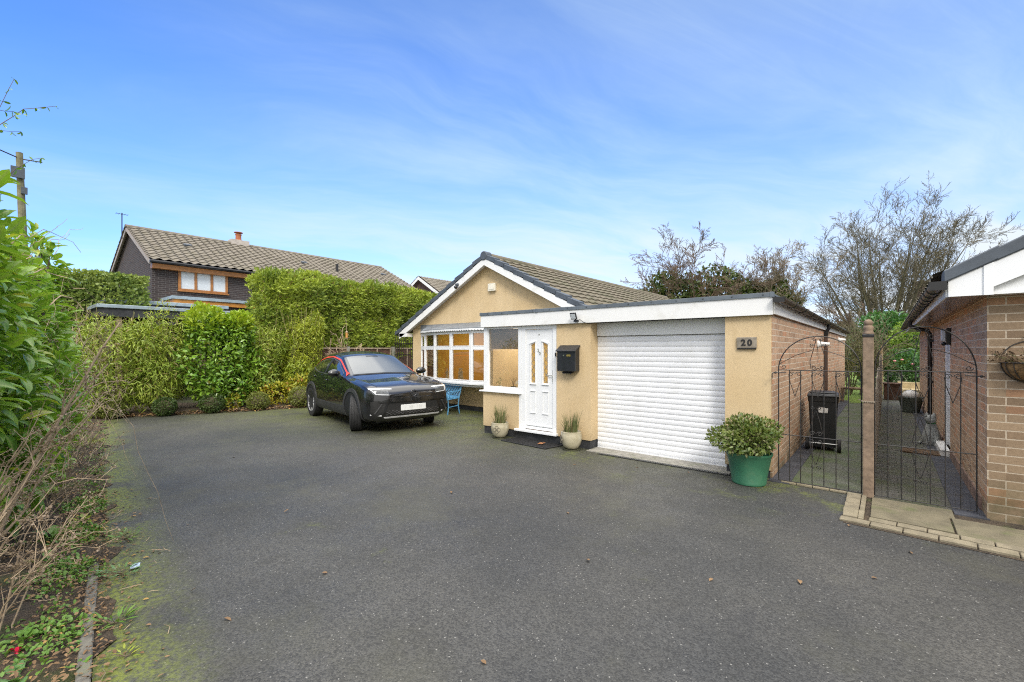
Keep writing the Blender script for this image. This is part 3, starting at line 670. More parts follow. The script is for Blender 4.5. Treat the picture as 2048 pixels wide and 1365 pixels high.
a = MB(); a.lathe([(.012, 0), (.012, .006)], (-3.93, 5.999, 1.46), 12, 'y'); a.build('lock', M['chrome'], c)
a = MB(); a.prism([(-3.99, 6.09, 1.205), (-3.79, 6.09, 1.205), (-3.80, 6.02, 1.185), (-3.97, 6.02, 1.185)], (0, 0, -.012)); a.build('tray', M['black'], c)
c = thing('house_number', 'stone plaque with raised black number 20 on the garage pier', 'sign', (-1.325, 6.13, 1.635))
a = MB(); a.box(-1.437, -1.213, 6.105, 6.129, 1.57, 1.705); a.build('plaque', pm('stone_plaque', (.23, .20, .155), .8, var=.25, scale=14, bump=.4, bscale=120), c, bev=.006)
a = MB(); a.box(-1.430, -1.22, 6.1035, 6.129, 1.556, 1.569); a.build('plaque_base', M['black'], c)
cfont = text_obj('20', .105, .005, M['black'], 'numerals', c, (-1.325, 6.103, 1.635), (R(90), 0, 0), bold=.0035)
for k, (x, y, z) in enumerate(((-1.05, 10.7, 1.66), (-1.05, 15.7, 1.83))):
    a = MB(); L_ = .17 if k == 0 else .14
    a.lathe([(.075, 0), (.075, .02), (.05, .04), (.032, L_), (.03, L_+.03)], (x, y, z), 16, 'x')
    solo(a, 'wall_spotlight', M['upvc_dirty'], ['white cone shaped outside light on the brick side wall, nearer one', 'white cone shaped outside light near the far end of the brick side wall'][k], 'light', (x, y, z), smooth=True)
# ornaments on the window ledges
stone = pm('stone_ornament', (.74, .68, .56), .7, var=.2, scale=20)
def figure(x, y, z, h, lab, lean=0.0, pair=False):
    t_ = thing('figurine', lab, 'ornament', (x, y, z)); a = MB()
    a.lathe([(.055*h/.27, 0), (.055*h/.27, .02*h), (.04*h/.27, .03*h)], (x, y, z), 14); a.build('base', stone, t_, smooth=True)
    a = MB()
    for s_ in ((-1, 1) if pair else (0,)):
        a.lathe([(.038*h/.27, .03*h), (.044*h/.27, .2*h), (.026*h/.27, .48*h), (.036*h/.27, .66*h), (.03*h/.27, .78*h), (.011*h/.27, .82*h), (.012*h/.27, .84*h), (.021*h/.27, .90*h), (.018*h/.27, .97*h), (.004, h)], (x+s_*.03, y, z), 14)
    a.tube([(x+.03, y-.01, z+.74*h), (x+.055, y-.03, z+.58*h), (x+.01, y-.05, z+.52*h)], [.013, .011, .009], 8)
    a.tube([(x-.03, y-.01, z+.74*h), (x-.052, y-.03, z+.56*h), (x-.0, y-.055, z+.6*h)], [.013, .011, .009], 8)
    a.build('statue_body', stone, t_, smooth=True)
figure(-8.86, 7.99, .76, .30, 'slender pale stone statuette on the bay window ledge')
figure(-8.26, 7.90, .76, .33, 'pale stone embracing couple statuette on the bay window ledge', pair=True)
figure(-5.16, 6.40, .80, .24, 'small white statuette on the porch window ledge')
t_ = thing('vase', 'small dark glass vase with twigs on the porch window ledge', 'vase', (-5.27, 6.38, .80))
a = MB(); a.box(-5.315, -5.235, 6.34, 6.42, .801, .88); a.build('bowl', M['black'], t_, bev=.008)
a = MB()
for k in range(9): a.tube([(-5.275, 6.38, .87), (-5.275+random.uniform(-.03, .03), 6.38, .95), (-5.275+random.uniform(-.07, .07), 6.38+random.uniform(-.04, .04), 1.0+random.uniform(0, .05))], .0025, 4)
a.build('twigs', M['timber'], t_)
t_ = thing('window_plant', 'small white flowering pot plant in the left corner of the porch window', 'plant', (-5.62, 6.39, .80))
a = MB(); a.lathe([(.03, 0), (.042, .06), (.044, .07), (.03, .06)], (-5.62, 6.39, .801), 14); a.build('pot', M['upvc'], t_)
a = MB()
for k in range(26):
    an = random.uniform(0, 6.28); r_ = random.uniform(.01, .06); zz = .87+random.uniform(0, .16)
    p = Vector((-5.62+r_*math.cos(an), 6.39+r_*math.sin(an), zz)); a.obox(p, Vector((.014, .004, .006)), Vector((-.003, .009, 0)), Vector((0, 0, .0012)))
a.build('foliage', pm('house_plant_leaf', (.10, .20, .06), .5), t_)
# ================================================================ THE CAR (local axes: +x front, +y its left side)
def build_car():
    paint = pm('black_car_paint', (.014, .0145, .016), .30, .5, var=.1, scale=3, coat=1.0); paint.node_tree.nodes['Principled BSDF'].inputs['Coat Roughness'].default_value = .025
    redp = pm('red_trim_paint', (.60, .055, .022), .4, var=.05, coat=.15)
    gls = pm('car_glass', (.012, .014, .014), .04, var=.05, coat=1.0)
    wsm = pm('windscreen_glass', (.055, .064, .064), .05, var=.1, scale=1.2, coat=1.0)
    clad = pm('grey_plastic_cladding', (.034, .034, .035), .55, var=.15, bump=.15, bscale=300)
    gblk = pm('gloss_black_panel', (.006, .006, .007), .1, var=.1, coat=1.0)
    matt = pm('matt_black_grille', (.009, .009, .009), .6)
    drl = pm('headlamp_clear', (.70, .72, .74), .12, var=.1, scale=30, coat=1.)
    drl_d = pm('headlamp_inner', (.07, .075, .08), .15, var=.5, scale=40, coat=1.)
    silv = pm('machined_alloy', (.60, .60, .61), .3, .35, var=.08)
    T = thing('car', 'black compact crossover car with red roofline stripe and steered front wheels on the drive', 'car', (-8.985, 5.75, 0), R(-10.2), local=True)
    X = np.array([2.10, 2.07, 2.0, 1.88, 1.70, 1.28, .90, .55, .05, -.45, -.95, -1.4, -1.72, -1.92, -2.02, -2.06])
    tab = dict(
     zb=[.36, .27, .22, .20, .19, .19, .19, .19, .19, .19, .19, .20, .24, .30, .37, .44],
     hb=[.50, .62, .70, .74, .77, .78, .78, .78, .78, .78, .78, .78, .74, .68, .60, .52],
     zs=[.42, .36, .33, .32, .31, .31, .31, .31, .31, .31, .31, .33, .38, .44, .48, .50],
     hs=[.56, .71, .79, .84, .87, .885, .88, .88, .88, .88, .88, .885, .86, .80, .70, .56],
     zm=[.56, .58, .60, .61, .62, .63, .63, .63, .63, .64, .66, .68, .70, .70, .69, .66],
     hm=[.56, .72, .81, .865, .888, .895, .893, .892, .892, .893, .895, .895, .872, .81, .71, .57],
     zc=[.68, .74, .79, .83, .865, .92, .95, .965, .98, .995, 1.02, 1.04, 1.03, .98, .90, .80],
     hc=[.52, .68, .775, .835, .862, .872, .868, .862, .862, .862, .858, .84, .80, .735, .65, .52],
     ze=[.72, .79, .845, .885, .915, .965, 1.00, 1.155, 1.385, 1.455, 1.425, 1.335, 1.20, 1.07, .95, .84],
     he=[.49, .63, .715, .765, .785, .78, .76, .70, .615, .59, .58, .575, .585, .60, .57, .48],
     zt=[.74, .815, .865, .905, .94, .995, 1.035, 1.205, 1.452, 1.525, 1.50, 1.41, 1.26, 1.115, .985, .86])
    xs = np.concatenate([np.linspace(2.10, 1.70, 16), np.linspace(1.66, -1.7, 76), np.linspace(-1.74, -2.06, 14)])
    f = {k: np.interp(xs, X[::-1], np.array(v)[::-1]) for k, v in tab.items()}
    for k in f:
        for _ in range(3):
            g = f[k].copy(); g[1:-1] = .25*f[k][:-2]+.5*f[k][1:-1]+.25*f[k][2:]; f[k] = g
    def section(i):
        q = {k: f[k][i] for k in f}
        p = [(0, q['zb']), (q['hb']*.6, q['zb']), (q['hb'], q['zb']+.02), (q['hs'], q['zs']), (q['hm'], q['zm']), (q['hc'], q['zc']),
             (q['he']+.004, q['ze']-.012), (q['he']-.05, q['ze']+(q['zt']-q['ze'])*.42), (q['he']*.5, q['zt']-.010), (0, q['zt'])]
        for _ in range(2):
            r = [p[0]]
            for a, c in zip(p[:-1], p[1:]): r += [(a[0]*.75+c[0]*.25, a[1]*.75+c[1]*.25), (a[0]*.25+c[0]*.75, a[1]*.25+c[1]*.75)]
            p = r+[p[-1]]
        return p
    sec = [section(i) for i in range(len(xs))]; nh = len(sec[0])
    P = []
    for i, x in enumerate(xs):
        s_ = sec[i]; P.append([(x, -y, z) for y, z in s_]+[(x, y, z) for y, z in s_[::-1][1:-1]])
    n = len(P[0]); vs = [p for r in P for p in r]; fs = [(i*n+j, (i+1)*n+j, (i+1)*n+(j+1) % n, i*n+(j+1) % n) for i in range(len(P)-1) for j in range(n)]
    fs += [tuple(range(n)), tuple((len(P)-1)*n+j for j in range(n))[::-1]]
    mb = MB(); mb.add(vs, fs)
    bvh = BVHTree.FromPolygons([Vector(v) for v in vs], fs)
    body = mb.build('body', [paint, matt], T)
    bm = bmesh.new(); bm.from_mesh(body.data); bmesh.ops.recalc_face_normals(bm, faces=bm.faces); bm.to_mesh(body.data); bm.free()
    AX, RX = 1.285, -1.275
    cut = MB()
    for cx in (AX, RX):
        for sy in (-1, 1):
            cut.lathe([(.385, -.28), (.385, .28)], (cx, sy*.80, .37), 40, 'y')
    co = cut.build('cutter', matt); cbm = bmesh.new(); cbm.from_mesh(co.data); bmesh.ops.recalc_face_normals(cbm, faces=cbm.faces); cbm.to_mesh(co.data); cbm.free()
    for p_ in co.data.polygons: p_.material_index = 0
    md = body.modifiers.new('b', 'BOOLEAN'); md.operation = 'DIFFERENCE'; md.object = co; md.solver = 'EXACT'
    bpy.context.view_layer.update()
    me = bpy.data.meshes.new_from_object(body.evaluated_get(bpy.context.evaluated_depsgraph_get()))
    body.modifiers.clear(); body.data = me; bpy.data.objects.remove(co)
    me.polygons.foreach_set('use_smooth', [True]*len(me.polygons)); me.set_sharp_from_angle(angle=R(38))
    while len(me.materials) < 2: me.materials.append(matt)
    for p_ in me.polygons:
        c = p_.center
        r_ = min(math.hypot(c.x-AX, c.z-.37), math.hypot(c.x-RX, c.z-.37)); p_.material_index = 1 if (r_ < .39 and abs(c.y) < .9 and c.z < .78) else 0
    def cast(o, d):
        h = bvh.ray_cast(Vector(o), Vector(d).normalized()); return h
    def conform(A, Bq, nx_, ny_, axis, off, thick=0.0):
        """lay a strip between polylines A (one side) and Bq (other side), given in 2-D, onto the body"""
        def samp(pl, t_):
            L = [0]
            for a, c in zip(pl[:-1], pl[1:]): L.append(L[-1]+math.dist(a, c))
            t_ *= L[-1]
            for k in range(len(pl)-1):
                if t_ <= L[k+1]+1e-9:
                    q = (t_-L[k])/max(1e-9, L[k+1]-L[k]); return (pl[k][0]*(1-q)+pl[k+1][0]*q, pl[k][1]*(1-q)+pl[k+1][1]*q)
            return pl[-1]
        rows = []
        for i in range(nx_+1):
            a, c = samp(A, i/nx_), samp(Bq, i/nx_); row = []
            for j in range(ny_+1):
                q = j/ny_; u_, v_ = a[0]*(1-q)+c[0]*q, a[1]*(1-q)+c[1]*q
                if axis == 'R': o, d = (u_, -3, v_), (0, 1, 0)
                elif axis == 'L': o, d = (u_, 3, v_), (0, -1, 0)
                elif axis == 'F': o, d = (4, u_, v_), (-1, 0, 0)
                elif axis == 'T': o, d = (u_, v_, 4), (0, 0, -1)
                elif axis == 'DR': o, d = (u_, -3, v_+2.1), (0, 1, -.7)
                elif axis == 'DL': o, d = (u_, 3, v_+2.1), (0, -1, -.7)
                h = cast(o, d)
                if h[0] is None: p, nn = (Vector(row[-1][0]), row[-1][1]) if row else (Vector(o)+Vector(d)*2.2, -Vector(d).normalized())
                else:
                    p, nn = h[0], h[1]
                    if nn.dot(Vector(d)) > 0: nn = -nn
                row.append((p, nn))
            rows.append(row)
        mb = MB(); top = [[p+nn*off for p, nn in r] for r in rows]; mb.grid(top)
        if off > .006:
            bt = [[p-nn*.01 for p, nn in r] for r in rows]
            mb.grid([top[0], bt[0]]); mb.grid([top[-1], bt[-1]]); mb.grid([[r[0] for r in top], [r[0] for r in bt]]); mb.grid([[r[-1] for r in top], [r[-1] for r in bt]])
        return mb
    def side(name, A, Bq, nx_, ny_, off, mat, par=T, smooth=True, ax=('R', 'L')):
        out = []
        for a in ax:
            o = conform(A, Bq, nx_, ny_, a, off).build(name, mat, par, smooth=smooth)
            out.append(o)
        return out
    # glass
    wA = [(.83, -.665), (.10, -.55)]; wB = [(.83, .665), (.10, .55)]
    conform(wA, wB, 14, 24, 'T', .004).build('windscreen', wsm, T, smooth=True)
    conform([(.155, -.14), (.02, -.10)], [(.155, .14), (.02, .10)], 4, 4, 'T', .009).build('mirror_housing', gls, T, smooth=True)
    conform([(.875, -.66), (.845, -.69)], [(.875, .66), (.845, .69)], 2, 20, 'T', .006).build('wiper_cowl', matt, T, smooth=True)
    side('front_window', [(.60, 1.055), (.30, 1.165), (.02, 1.285), (-.36, 1.345)], [(.60, 1.02), (.30, 1.015), (.02, 1.02), (-.40, 1.035)], 20, 8, .004, gls)
    side('rear_window', [(-.46, 1.350), (-.80, 1.325), (-1.05, 1.275), (-1.36, 1.175)], [(-.47, 1.04), (-.85, 1.06), (-1.1, 1.085), (-1.42, 1.15)], 18, 8, .004, gls)
    conform([(-1.52, -.50), (-1.86, -.52)], [(-1.52, .50), (-1.86, .52)], 10, 14, 'T', .004).build('rear_screen', gls, T, smooth=True)
    # red line along the pillars and the roof edge
    ie = 26
    for s_ in (-1, 1):
        st = []
        for i, x in enumerate(xs):
            if -1.78 < x < .80:
                w_ = .016 if x < .66 else .016+(x-.66)*.28
                y1, z1 = sec[i][ie-2]; y2, z2 = sec[i][ie+1]; ym, zm_ = (sec[i][ie-1][0]+sec[i][ie][0])/2, (sec[i][ie-1][1]+sec[i][ie][1])/2
                tg = Vector((0, y2-y1, z2-z1)).normalized(); dn = Vector((0, tg.z, -tg.y)); c_ = Vector((x, ym, zm_))+dn*.009
                st.append([(v_.x, s_*v_.y, v_.z) for v_ in (c_-tg*w_-dn*.006, c_-tg*w_, c_+tg*w_, c_+tg*w_-dn*.006)])
        m_ = MB(); m_.grid(st); m_.build('roof_stripe', redp, T, smooth=True)
    # bright edges round the side glass, dark pillar between the doors
    for a_ in ('R', 'L'):
        q = conform([(.64, 1.012), (.02, 1.012), (-.40, 1.027), (-.85, 1.052), (-1.1, 1.077), (-1.44, 1.142)], [(.64, 1.000), (.02, 1.000), (-.40, 1.015), (-.85, 1.040), (-1.1, 1.065), (-1.44, 1.130)], 30, 1, a_, .007)
        for tp, bt in (([(.585, 1.055), (.30, 1.165), (.02, 1.285), (-.36, 1.345), (-.80, 1.325), (-1.05, 1.275), (-1.37, 1.172)], .010), ):
            q2 = conform([(x_, z_+bt) for x_, z_ in tp], tp, 30, 1, a_, .007); q.add(q2.v, q2.f)
        q.build('window_trim', pm('satin_window_trim', (.20, .20, .205), .35, .7), T)
        conform([(-.355, 1.345), (-.395, 1.03)], [(-.465, 1.348), (-.475, 1.035)], 10, 2, a_, .006).build('door_pillar', matt, T)
    # shut lines, handles, cladding
    line = lambda pts, wd: ([(a, c-wd) for a, c in pts], [(a, c+wd) for a, c in pts])
    vline = lambda pts, wd: ([(a-wd, c) for a, c in pts], [(a+wd, c) for a, c in pts])
    dl = MB()
    for pts in ([(.70, 1.0), (.74, .80), (.66, .40)], [(-.40, 1.03), (-.36, .8), (-.38, .40)], [(-1.36, 1.13), (-1.20, .92), (-.93, .72), (-.86, .42)]):
        for s_ in 'RL':
            a, c = vline(pts, .004); q = conform(a, c, 16, 1, s_, .0025); dl.add(q.v, q.f)
    for s_ in (-1, 1):
        q = conform([(.86, s_*.735), (1.4, s_*.74), (1.96, s_*.66)], [(.86, s_*.743), (1.4, s_*.748), (1.96, s_*.668)], 20, 1, 'T', .0025); dl.add(q.v, q.f)
    dl.build('shut_line', matt, body)
    for x, z in ((-.24, .90), (-1.10, .945)):
        for s_ in (-1, 1):
            h = cast((x, s_*3, z), (0, -s_, 0))[0]; m_ = MB(); m_.obox(h+Vector((0, s_*.016, 0)), (.085, 0, 0), (0, .012, 0), (0, 0, .014)); m_.build('door_handle', paint, T, bev=.008, smooth=True)
    side('sill_cladding', [(.90, .43), (-.90, .45)], [(.90, .25), (-.90, .26)], 24, 4, .012, clad)
    for cx in (AX, RX):
        A = [(cx+.375*math.cos(a), .37+.375*math.sin(a)) for a in np.linspace(-.12*math.pi, 1.12*math.pi, 40)]
        Bq = [(cx+.445*math.cos(a), .37+.445*math.sin(a)) for a in np.linspace(-.12*math.pi, 1.12*math.pi, 40)]
        side('arch_trim', A, Bq, 40, 3, .012, clad)
    # face of the car
    conform([(-.50, .800), (.50, .800)], [(-.46, .670), (.46, .670)], 24, 6, 'F', .006).build('front_panel', gblk, T, smooth=True)
    for s_ in (-1, 1):
        hl = conform([(s_*.44, .822), (s_*.62, .835), (s_*.80, .835)], [(s_*.46, .705), (s_*.62, .715), (s_*.76, .735)], 14, 6, 'F', .005).build('headlight', drl_d, T, smooth=True)
        q = conform([(s_*.42, .828), (s_*.62, .840), (s_*.805, .840)], [(s_*.42, .812), (s_*.62, .822), (s_*.80, .818)], 14, 2, 'F', .010)
        q2 = conform([(s_*.805, .838), (s_*.72, .74)], [(s_*.788, .838), (s_*.704, .742)], 6, 2, 'F', .010); q.add(q2.v, q2.f)
        q2 = conform([(s_*.50, .726), (s_*.72, .742)], [(s_*.50, .717), (s_*.72, .732)], 8, 2, 'F', .009); q.add(q2.v, q2.f)
        q.build('light_strip', drl, hl, smooth=True)
        conform([(s_*.80, .60), (s_*.70, .62), (s_*.56, .56)], [(s_*.79, .36), (s_*.68, .35), (s_*.60, .36)], 8, 8, 'F', .004).build('fog_recess', matt, T, smooth=True)
        m_ = MB(); h0 = cast((4, s_*.62, .56), (-1, 0, 0))[0]; h1 = cast((4, s_*.74, .38), (-1, 0, 0))[0]
        m_.beam(h0+Vector((.01, 0, 0)), h1+Vector((.01, 0, 0)), .028, .03, (1, 0, 0)); m_.build('fin', clad, T, bev=.006)
        m_ = MB(); h0 = cast((4, s_*.62, .345), (-1, 0, 0))[0]; h1 = cast((4, s_*.80, .365), (-1, 0, 0))[0]
        m_.beam(h0+Vector((.012, 0, 0)), h1+Vector((.012, 0, 0)), .02, .014, (1, 0, 0)); m_.build('bumper_chrome', silv, T, bev=.004)
    conform([(-.70, .652), (.70, .652)], [(-.66, .590), (.66, .590)], 28, 3, 'F', .030).build('bumper', paint, T, smooth=35)
    conform([(-.50, .56), (.50, .56)], [(-.58, .34), (.58, .34)], 24, 8, 'F', .004).build('lower_grille', matt, T, smooth=True)
    m_ = MB()
    for r_ in range(4):
        for k in range(-7, 8):
            y = k*.075+(.037 if r_ % 2 else 0); z = .36+r_*.022
            if abs(y) < .56:
                h = cast((4, y, z), (-1, 0, 0))[0]
                if h: m_.obox(h+Vector((.006, 0, 0)), (.004, 0, 0), (0, .022, 0), (0, 0, .004))
    m_.build('grille_mesh', pm('grille_chrome', (.22, .22, .23), .3, .8), T)
    conform([(-.58, .318), (.58, .318)], [(-.56, .296), (.56, .296)], 20, 1, 'F', .012).build('bumper_strip', silv, T, smooth=True)
    h = cast((4, 0, .47), (-1, 0, 0))[0]
    # the plate's characters are blurred out in the photograph: smudges only
    m_, t, bs, o = newmat('plate_with_blurred_characters'); co = obj_co(t); xx, yy, zz = t.xyz(co)
    blot = t.m('MULTIPLY', t.ramp(t.noise(t.comb(0, t.m('MULTIPLY', yy, 11), 0), 1, 1), .42, .62), t.m('MULTIPLY', t.ramp(zz, .425, .45), t.ramp(zz, .515, .49)))
    t.put(bs.inputs['Base Color'], t.mix(t.m('MULTIPLY', blot, .22), (.66, .67, .66), (.2, .2, .2))); bs.inputs['Roughness'].default_value = .4
    a = MB(); a.box(h.x+.006, h.x+.016, -.26, .26, .415, .525); a.build('number_plate', m_, T, bev=.004)
    h = cast((4, 0, .735), (-1, 0, 0))[0]
    a = MB(); a.tube([(h.x+.012, .058*math.cos(q), .735+.058*math.sin(q)) for q in np.linspace(0, 2*math.pi, 25)], .006, 6)
    a.beam((h.x+.012, -.075, .748), (h.x+.012, .018, .742), .006, .009, (1, 0, 0)); a.beam((h.x+.012, .018, .742), (h.x+.012, -.018, .726), .006, .009, (1, 0, 0)); a.beam((h.x+.012, -.018, .726), (h.x+.012, .075, .722), .006, .009, (1, 0, 0))
    a.build('emblem', pm('dark_chrome', (.12, .12, .125), .25, .9), T)
    # mirrors
    for s_ in (-1, 1):
        a = MB(); pr = []
        for i in range(9):
            q = i/8; pr.append((max(.002, math.sin(math.pi*(.08+.84*q))**.7), q))
        rows = []
        for (r_, q) in pr: rows.append([(.60+.075*r_*math.cos(th)*(1 if math.cos(th) > 0 else .35), s_*(.86+.24*q), 1.075+.085*r_*math.sin(th)*(1 if math.sin(th) > 0 else .8)) for th in np.linspace(0, 2*math.pi, 17)])
        a.grid(rows); mr = a.build('door_mirror', paint, T, smooth=True)
        a = MB(); a.beam((.60, s_*.80, 1.0), (.60, s_*.93, 1.02), .06, .03); a.build('mirror_arm', matt, mr, bev=.008)
    # wheels
    tyre = MB(); w2 = .108; r0 = .345
    pr = [(.225, -w2*.9), (.29, -w2), (.325, -w2*.93), (.338, -w2*.80)]
    for k in range(-3, 4):
        y = k*.027; pr += [(r0, y-.010), (r0, y+.010), (r0-.007, y+.0115), (r0-.007, y+.0155)]
    pr = pr[:-2]+[(.338, w2*.80), (.325, w2*.93), (.29, w2), (.225, w2*.9)]
    tyre.lathe(pr, (0, 0, 0), 56, 'y')
    rim = MB(); rim.lathe([(.228, .06), (.232, .098), (.222, .102), (.212, .085), (.20, .03), (.20, -.09), (.228, -.09)], (0, 0, 0), 48, 'y')
    rimb = MB(); rimb.lathe([(.198, .0), (.19, .012), (.05, .02), (.001, .02)], (0, 0, 0), 40, 'y')
    spk = MB()
    for k in range(5):
        a0 = 2*math.pi*k/5+.3
        for d_ in (-.20, .20):
            p0 = Vector((.045*math.cos(a0), -.075, .045*math.sin(a0))); p1 = Vector((.215*math.cos(a0+d_), -.093, .215*math.sin(a0+d_))); spk.beam(p0, p1, .030, .022, (0, 1, 0))
    spk.lathe([(.052, .05), (.05, .085), (.03, .092), (.001, .092)], (0, 0, 0), 20, 'y')
    def wheel(x, y, steer):
        t0 = tyre.build('wheel', M['blackrub'], T, smooth=35); t0.location = (x, y, r0)
        t0.rotation_euler = (0, random.uniform(0, 1), steer+(math.pi if y > 0 else 0)); t0.rotation_mode = 'YXZ'
        for nm, mb_, mt in (('rim', rim, silv), ('rim_back', rimb, gblk), ('spokes', spk, silv)):
            o = mb_.build(nm, mt, t0, smooth=35 if nm != 'spokes' else False, bev=.004 if nm == 'spokes' else 0)
    st = R(-24)
    wheel(AX, -.785, st); wheel(AX, .785, st); wheel(RX, -.785, 0); wheel(RX, .785, 0)
    a = MB(); a.box(-1.7, 1.75, -.6, .6, .17, .21); a.build('underbody', matt, T)
build_car()

# ================================================================ BENCH, MAT, POTS
blue = pm('blue_paint', (.075, .235, .40), .5, var=.12, scale=9, dirt=(.12, .16, .18), dscale=8, damt=.4)
T = thing('garden_bench', 'small blue painted metal garden bench under the bay window', 'bench', (-8.52, 7.47, 0), R(-3), local=True)
bw_, bd = 1.02, .42
for s_ in (-1, 1):
    a = MB(); x = s_*bw_/2
    a.tube([(x, -.20, 0), (x, -.17, .18), (x, -.19, .34), (x, -.21, .36)], .016, 7); a.tube([(x, .17, 0), (x, .13, .2), (x, .15, .38), (x, .20, .54), (x, .23, .655)], .016, 7)
    a.tube([(x, -.20, .36), (x, .15, .38)], .014, 7)
    a.tube([(x, -.20, .36), (x, -.21, .46), (x, -.17, .53), (x, -.05, .545), (x, .10, .54), (x, .20, .56)], .013, 7)
    a.tube([(x, -.08+.07*math.cos(q), .45+.06*math.sin(q)) for q in np.linspace(0, 5.5, 14)], .008, 5); a.tube([(x, -.18, .17), (x, .13, .2)], .010, 6)
    a.build('end_frame', blue, T, smooth=True)
for i in range(6):
    a = MB(); y = -.20+i*.066; a.box(-bw_/2, bw_/2, y, y+.048, .375+.002*i, .395+.002*i); a.build('seat_slat', blue, T, bev=.004)
a = MB()
bp = lambda x, q: (x, .165+q*.075, .405+q*.245)
for q in (0, 1): a.beam(bp(-bw_/2, q), bp(bw_/2, q), .022, .035, (0, 1, .3))
x = -bw_/2-.3
while x < bw_/2+.3:
    for sg in (1, -1):
        pts = []
        for q in np.linspace(0, 1, 9):
            xx = x+sg*(q-.5)*.26
            if -bw_/2 < xx < bw_/2: pts.append(bp(xx, q))
        if len(pts) > 1: a.tube(pts, .008, 4)
    x += .066
a.build('lattice_back', blue, T)
T = thing('doormat', 'black rubber doormat in front of the white front door', 'mat', (-4.55, 5.86, 0))
a = MB(); a.prism([(-5.05, 5.76, .003), (-4.08, 5.70, .003), (-4.0, 6.10, .003), (-5.0, 6.12, .003)], (0, 0, .016)); a.build('rubber_base', M['blackrub'], T, bev=.004)
a = MB()
for i in range(26):
    q = i/25*.92+.04; a.beam((-5.03+.02*q+.95*q, 5.765-.045*q, .021), (-4.98+.95*q, 6.11-.015*q, .021), .014, .006)
a.build('ribs', M['blackrub'], T)
glaze = None
m_, t, bs, o = newmat('cream_glaze'); co = obj_co(t); x, y, z = t.xyz(co)
c = t.mix(t.ramp(t.noise(co, 7, 5), .3, .7), (.36, .32, .215), (.46, .415, .30)); c = t.mix(t.m('MULTIPLY', t.ramp(t.m('ADD', z, t.m('MULTIPLY', t.noise(co, 14, 4), .07)), .10, .05), .9), c, (.05, .055, .03))
t.put(bs.inputs['Base Color'], c); bs.inputs['Roughness'].default_value = .28; bs.inputs['Coat Weight'].default_value = .4; glaze = m_
reed = leafmat('reed_blade', (.10, .14, .045), (.22, .22, .085), (.24, .18, .09), dead=.2, nscale=9)
def reed_pot(x, y, s_, lab, em):
    T = thing('potted_reed', lab, 'plant pot', (x, y, 0)); V = lambda r_, h: (r_*s_, h*s_)
    a = MB(); a.lathe([V(.10, .02), V(.118, .03), V(.158, .10), V(.178, .18), V(.176, .25), V(.165, .285), V(.168, .30), V(.158, .305), V(.150, .285), V(.13, .25)], (x, y, 0), 40)
    p = a.build('pot', glaze, T, smooth=60)
    a = MB(); a.lathe([V(.12, .0), V(.15, .004), V(.155, .022), V(.145, .02), V(.11, .012)], (x, y, .001), 32); a.build('saucer', glaze, T, smooth=60)
    a = MB(); a.lathe([V(.148, .262), V(.06, .275), V(.001, .278)], (x, y, 0), 20); a.build('soil', M['soil'], T)
    a = MB()                                                       # raised celtic knot: four small loops set square on the pot wall
    for (du, dv) in ((0, .036), (.036, 0), (0, -.036), (-.036, 0)):
        pts = []
        for q in np.linspace(0, 2*math.pi, 17):
            u_, v_ = du+.034*math.cos(q), dv+.034*math.sin(q); an = em+u_/.175; rr = .180 if True else 0
            pts.append((x+s_*rr*math.cos(an), y+s_*rr*math.sin(an), s_*(.185+v_)))
        a.tube(pts, .0042*s_, 5)
    a.build('knot_emblem', pm('dark_relief', (.17, .15, .11), .5), p)
    a = MB()
    for k in range(85):
        an = random.uniform(0, 6.28); r_ = s_*.115*math.sqrt(random.random()); h = random.uniform(.16, .42)*s_; le = random.uniform(.0, .09)
        bx0 = (x+r_*math.cos(an), y+r_*math.sin(an), s_*.265); p1 = (bx0[0]+le*.3*math.cos(an), bx0[1]+le*.3*math.sin(an), bx0[2]+h*.55); p2 = (bx0[0]+le*math.cos(an), bx0[1]+le*math.sin(an), bx0[2]+h)
        a.tube([bx0, p1, p2], [.0042, .0036, .0008], 4)
    a.build('blades', reed, T)
reed_pot(-5.235, 5.96, .90, 'cream glazed pot of upright reeds under the porch window, left of the doormat', R(-70))
reed_pot(-3.775, 5.98, .93, 'cream glazed pot of upright reeds under the black letter box, right of the doormat', R(-128))
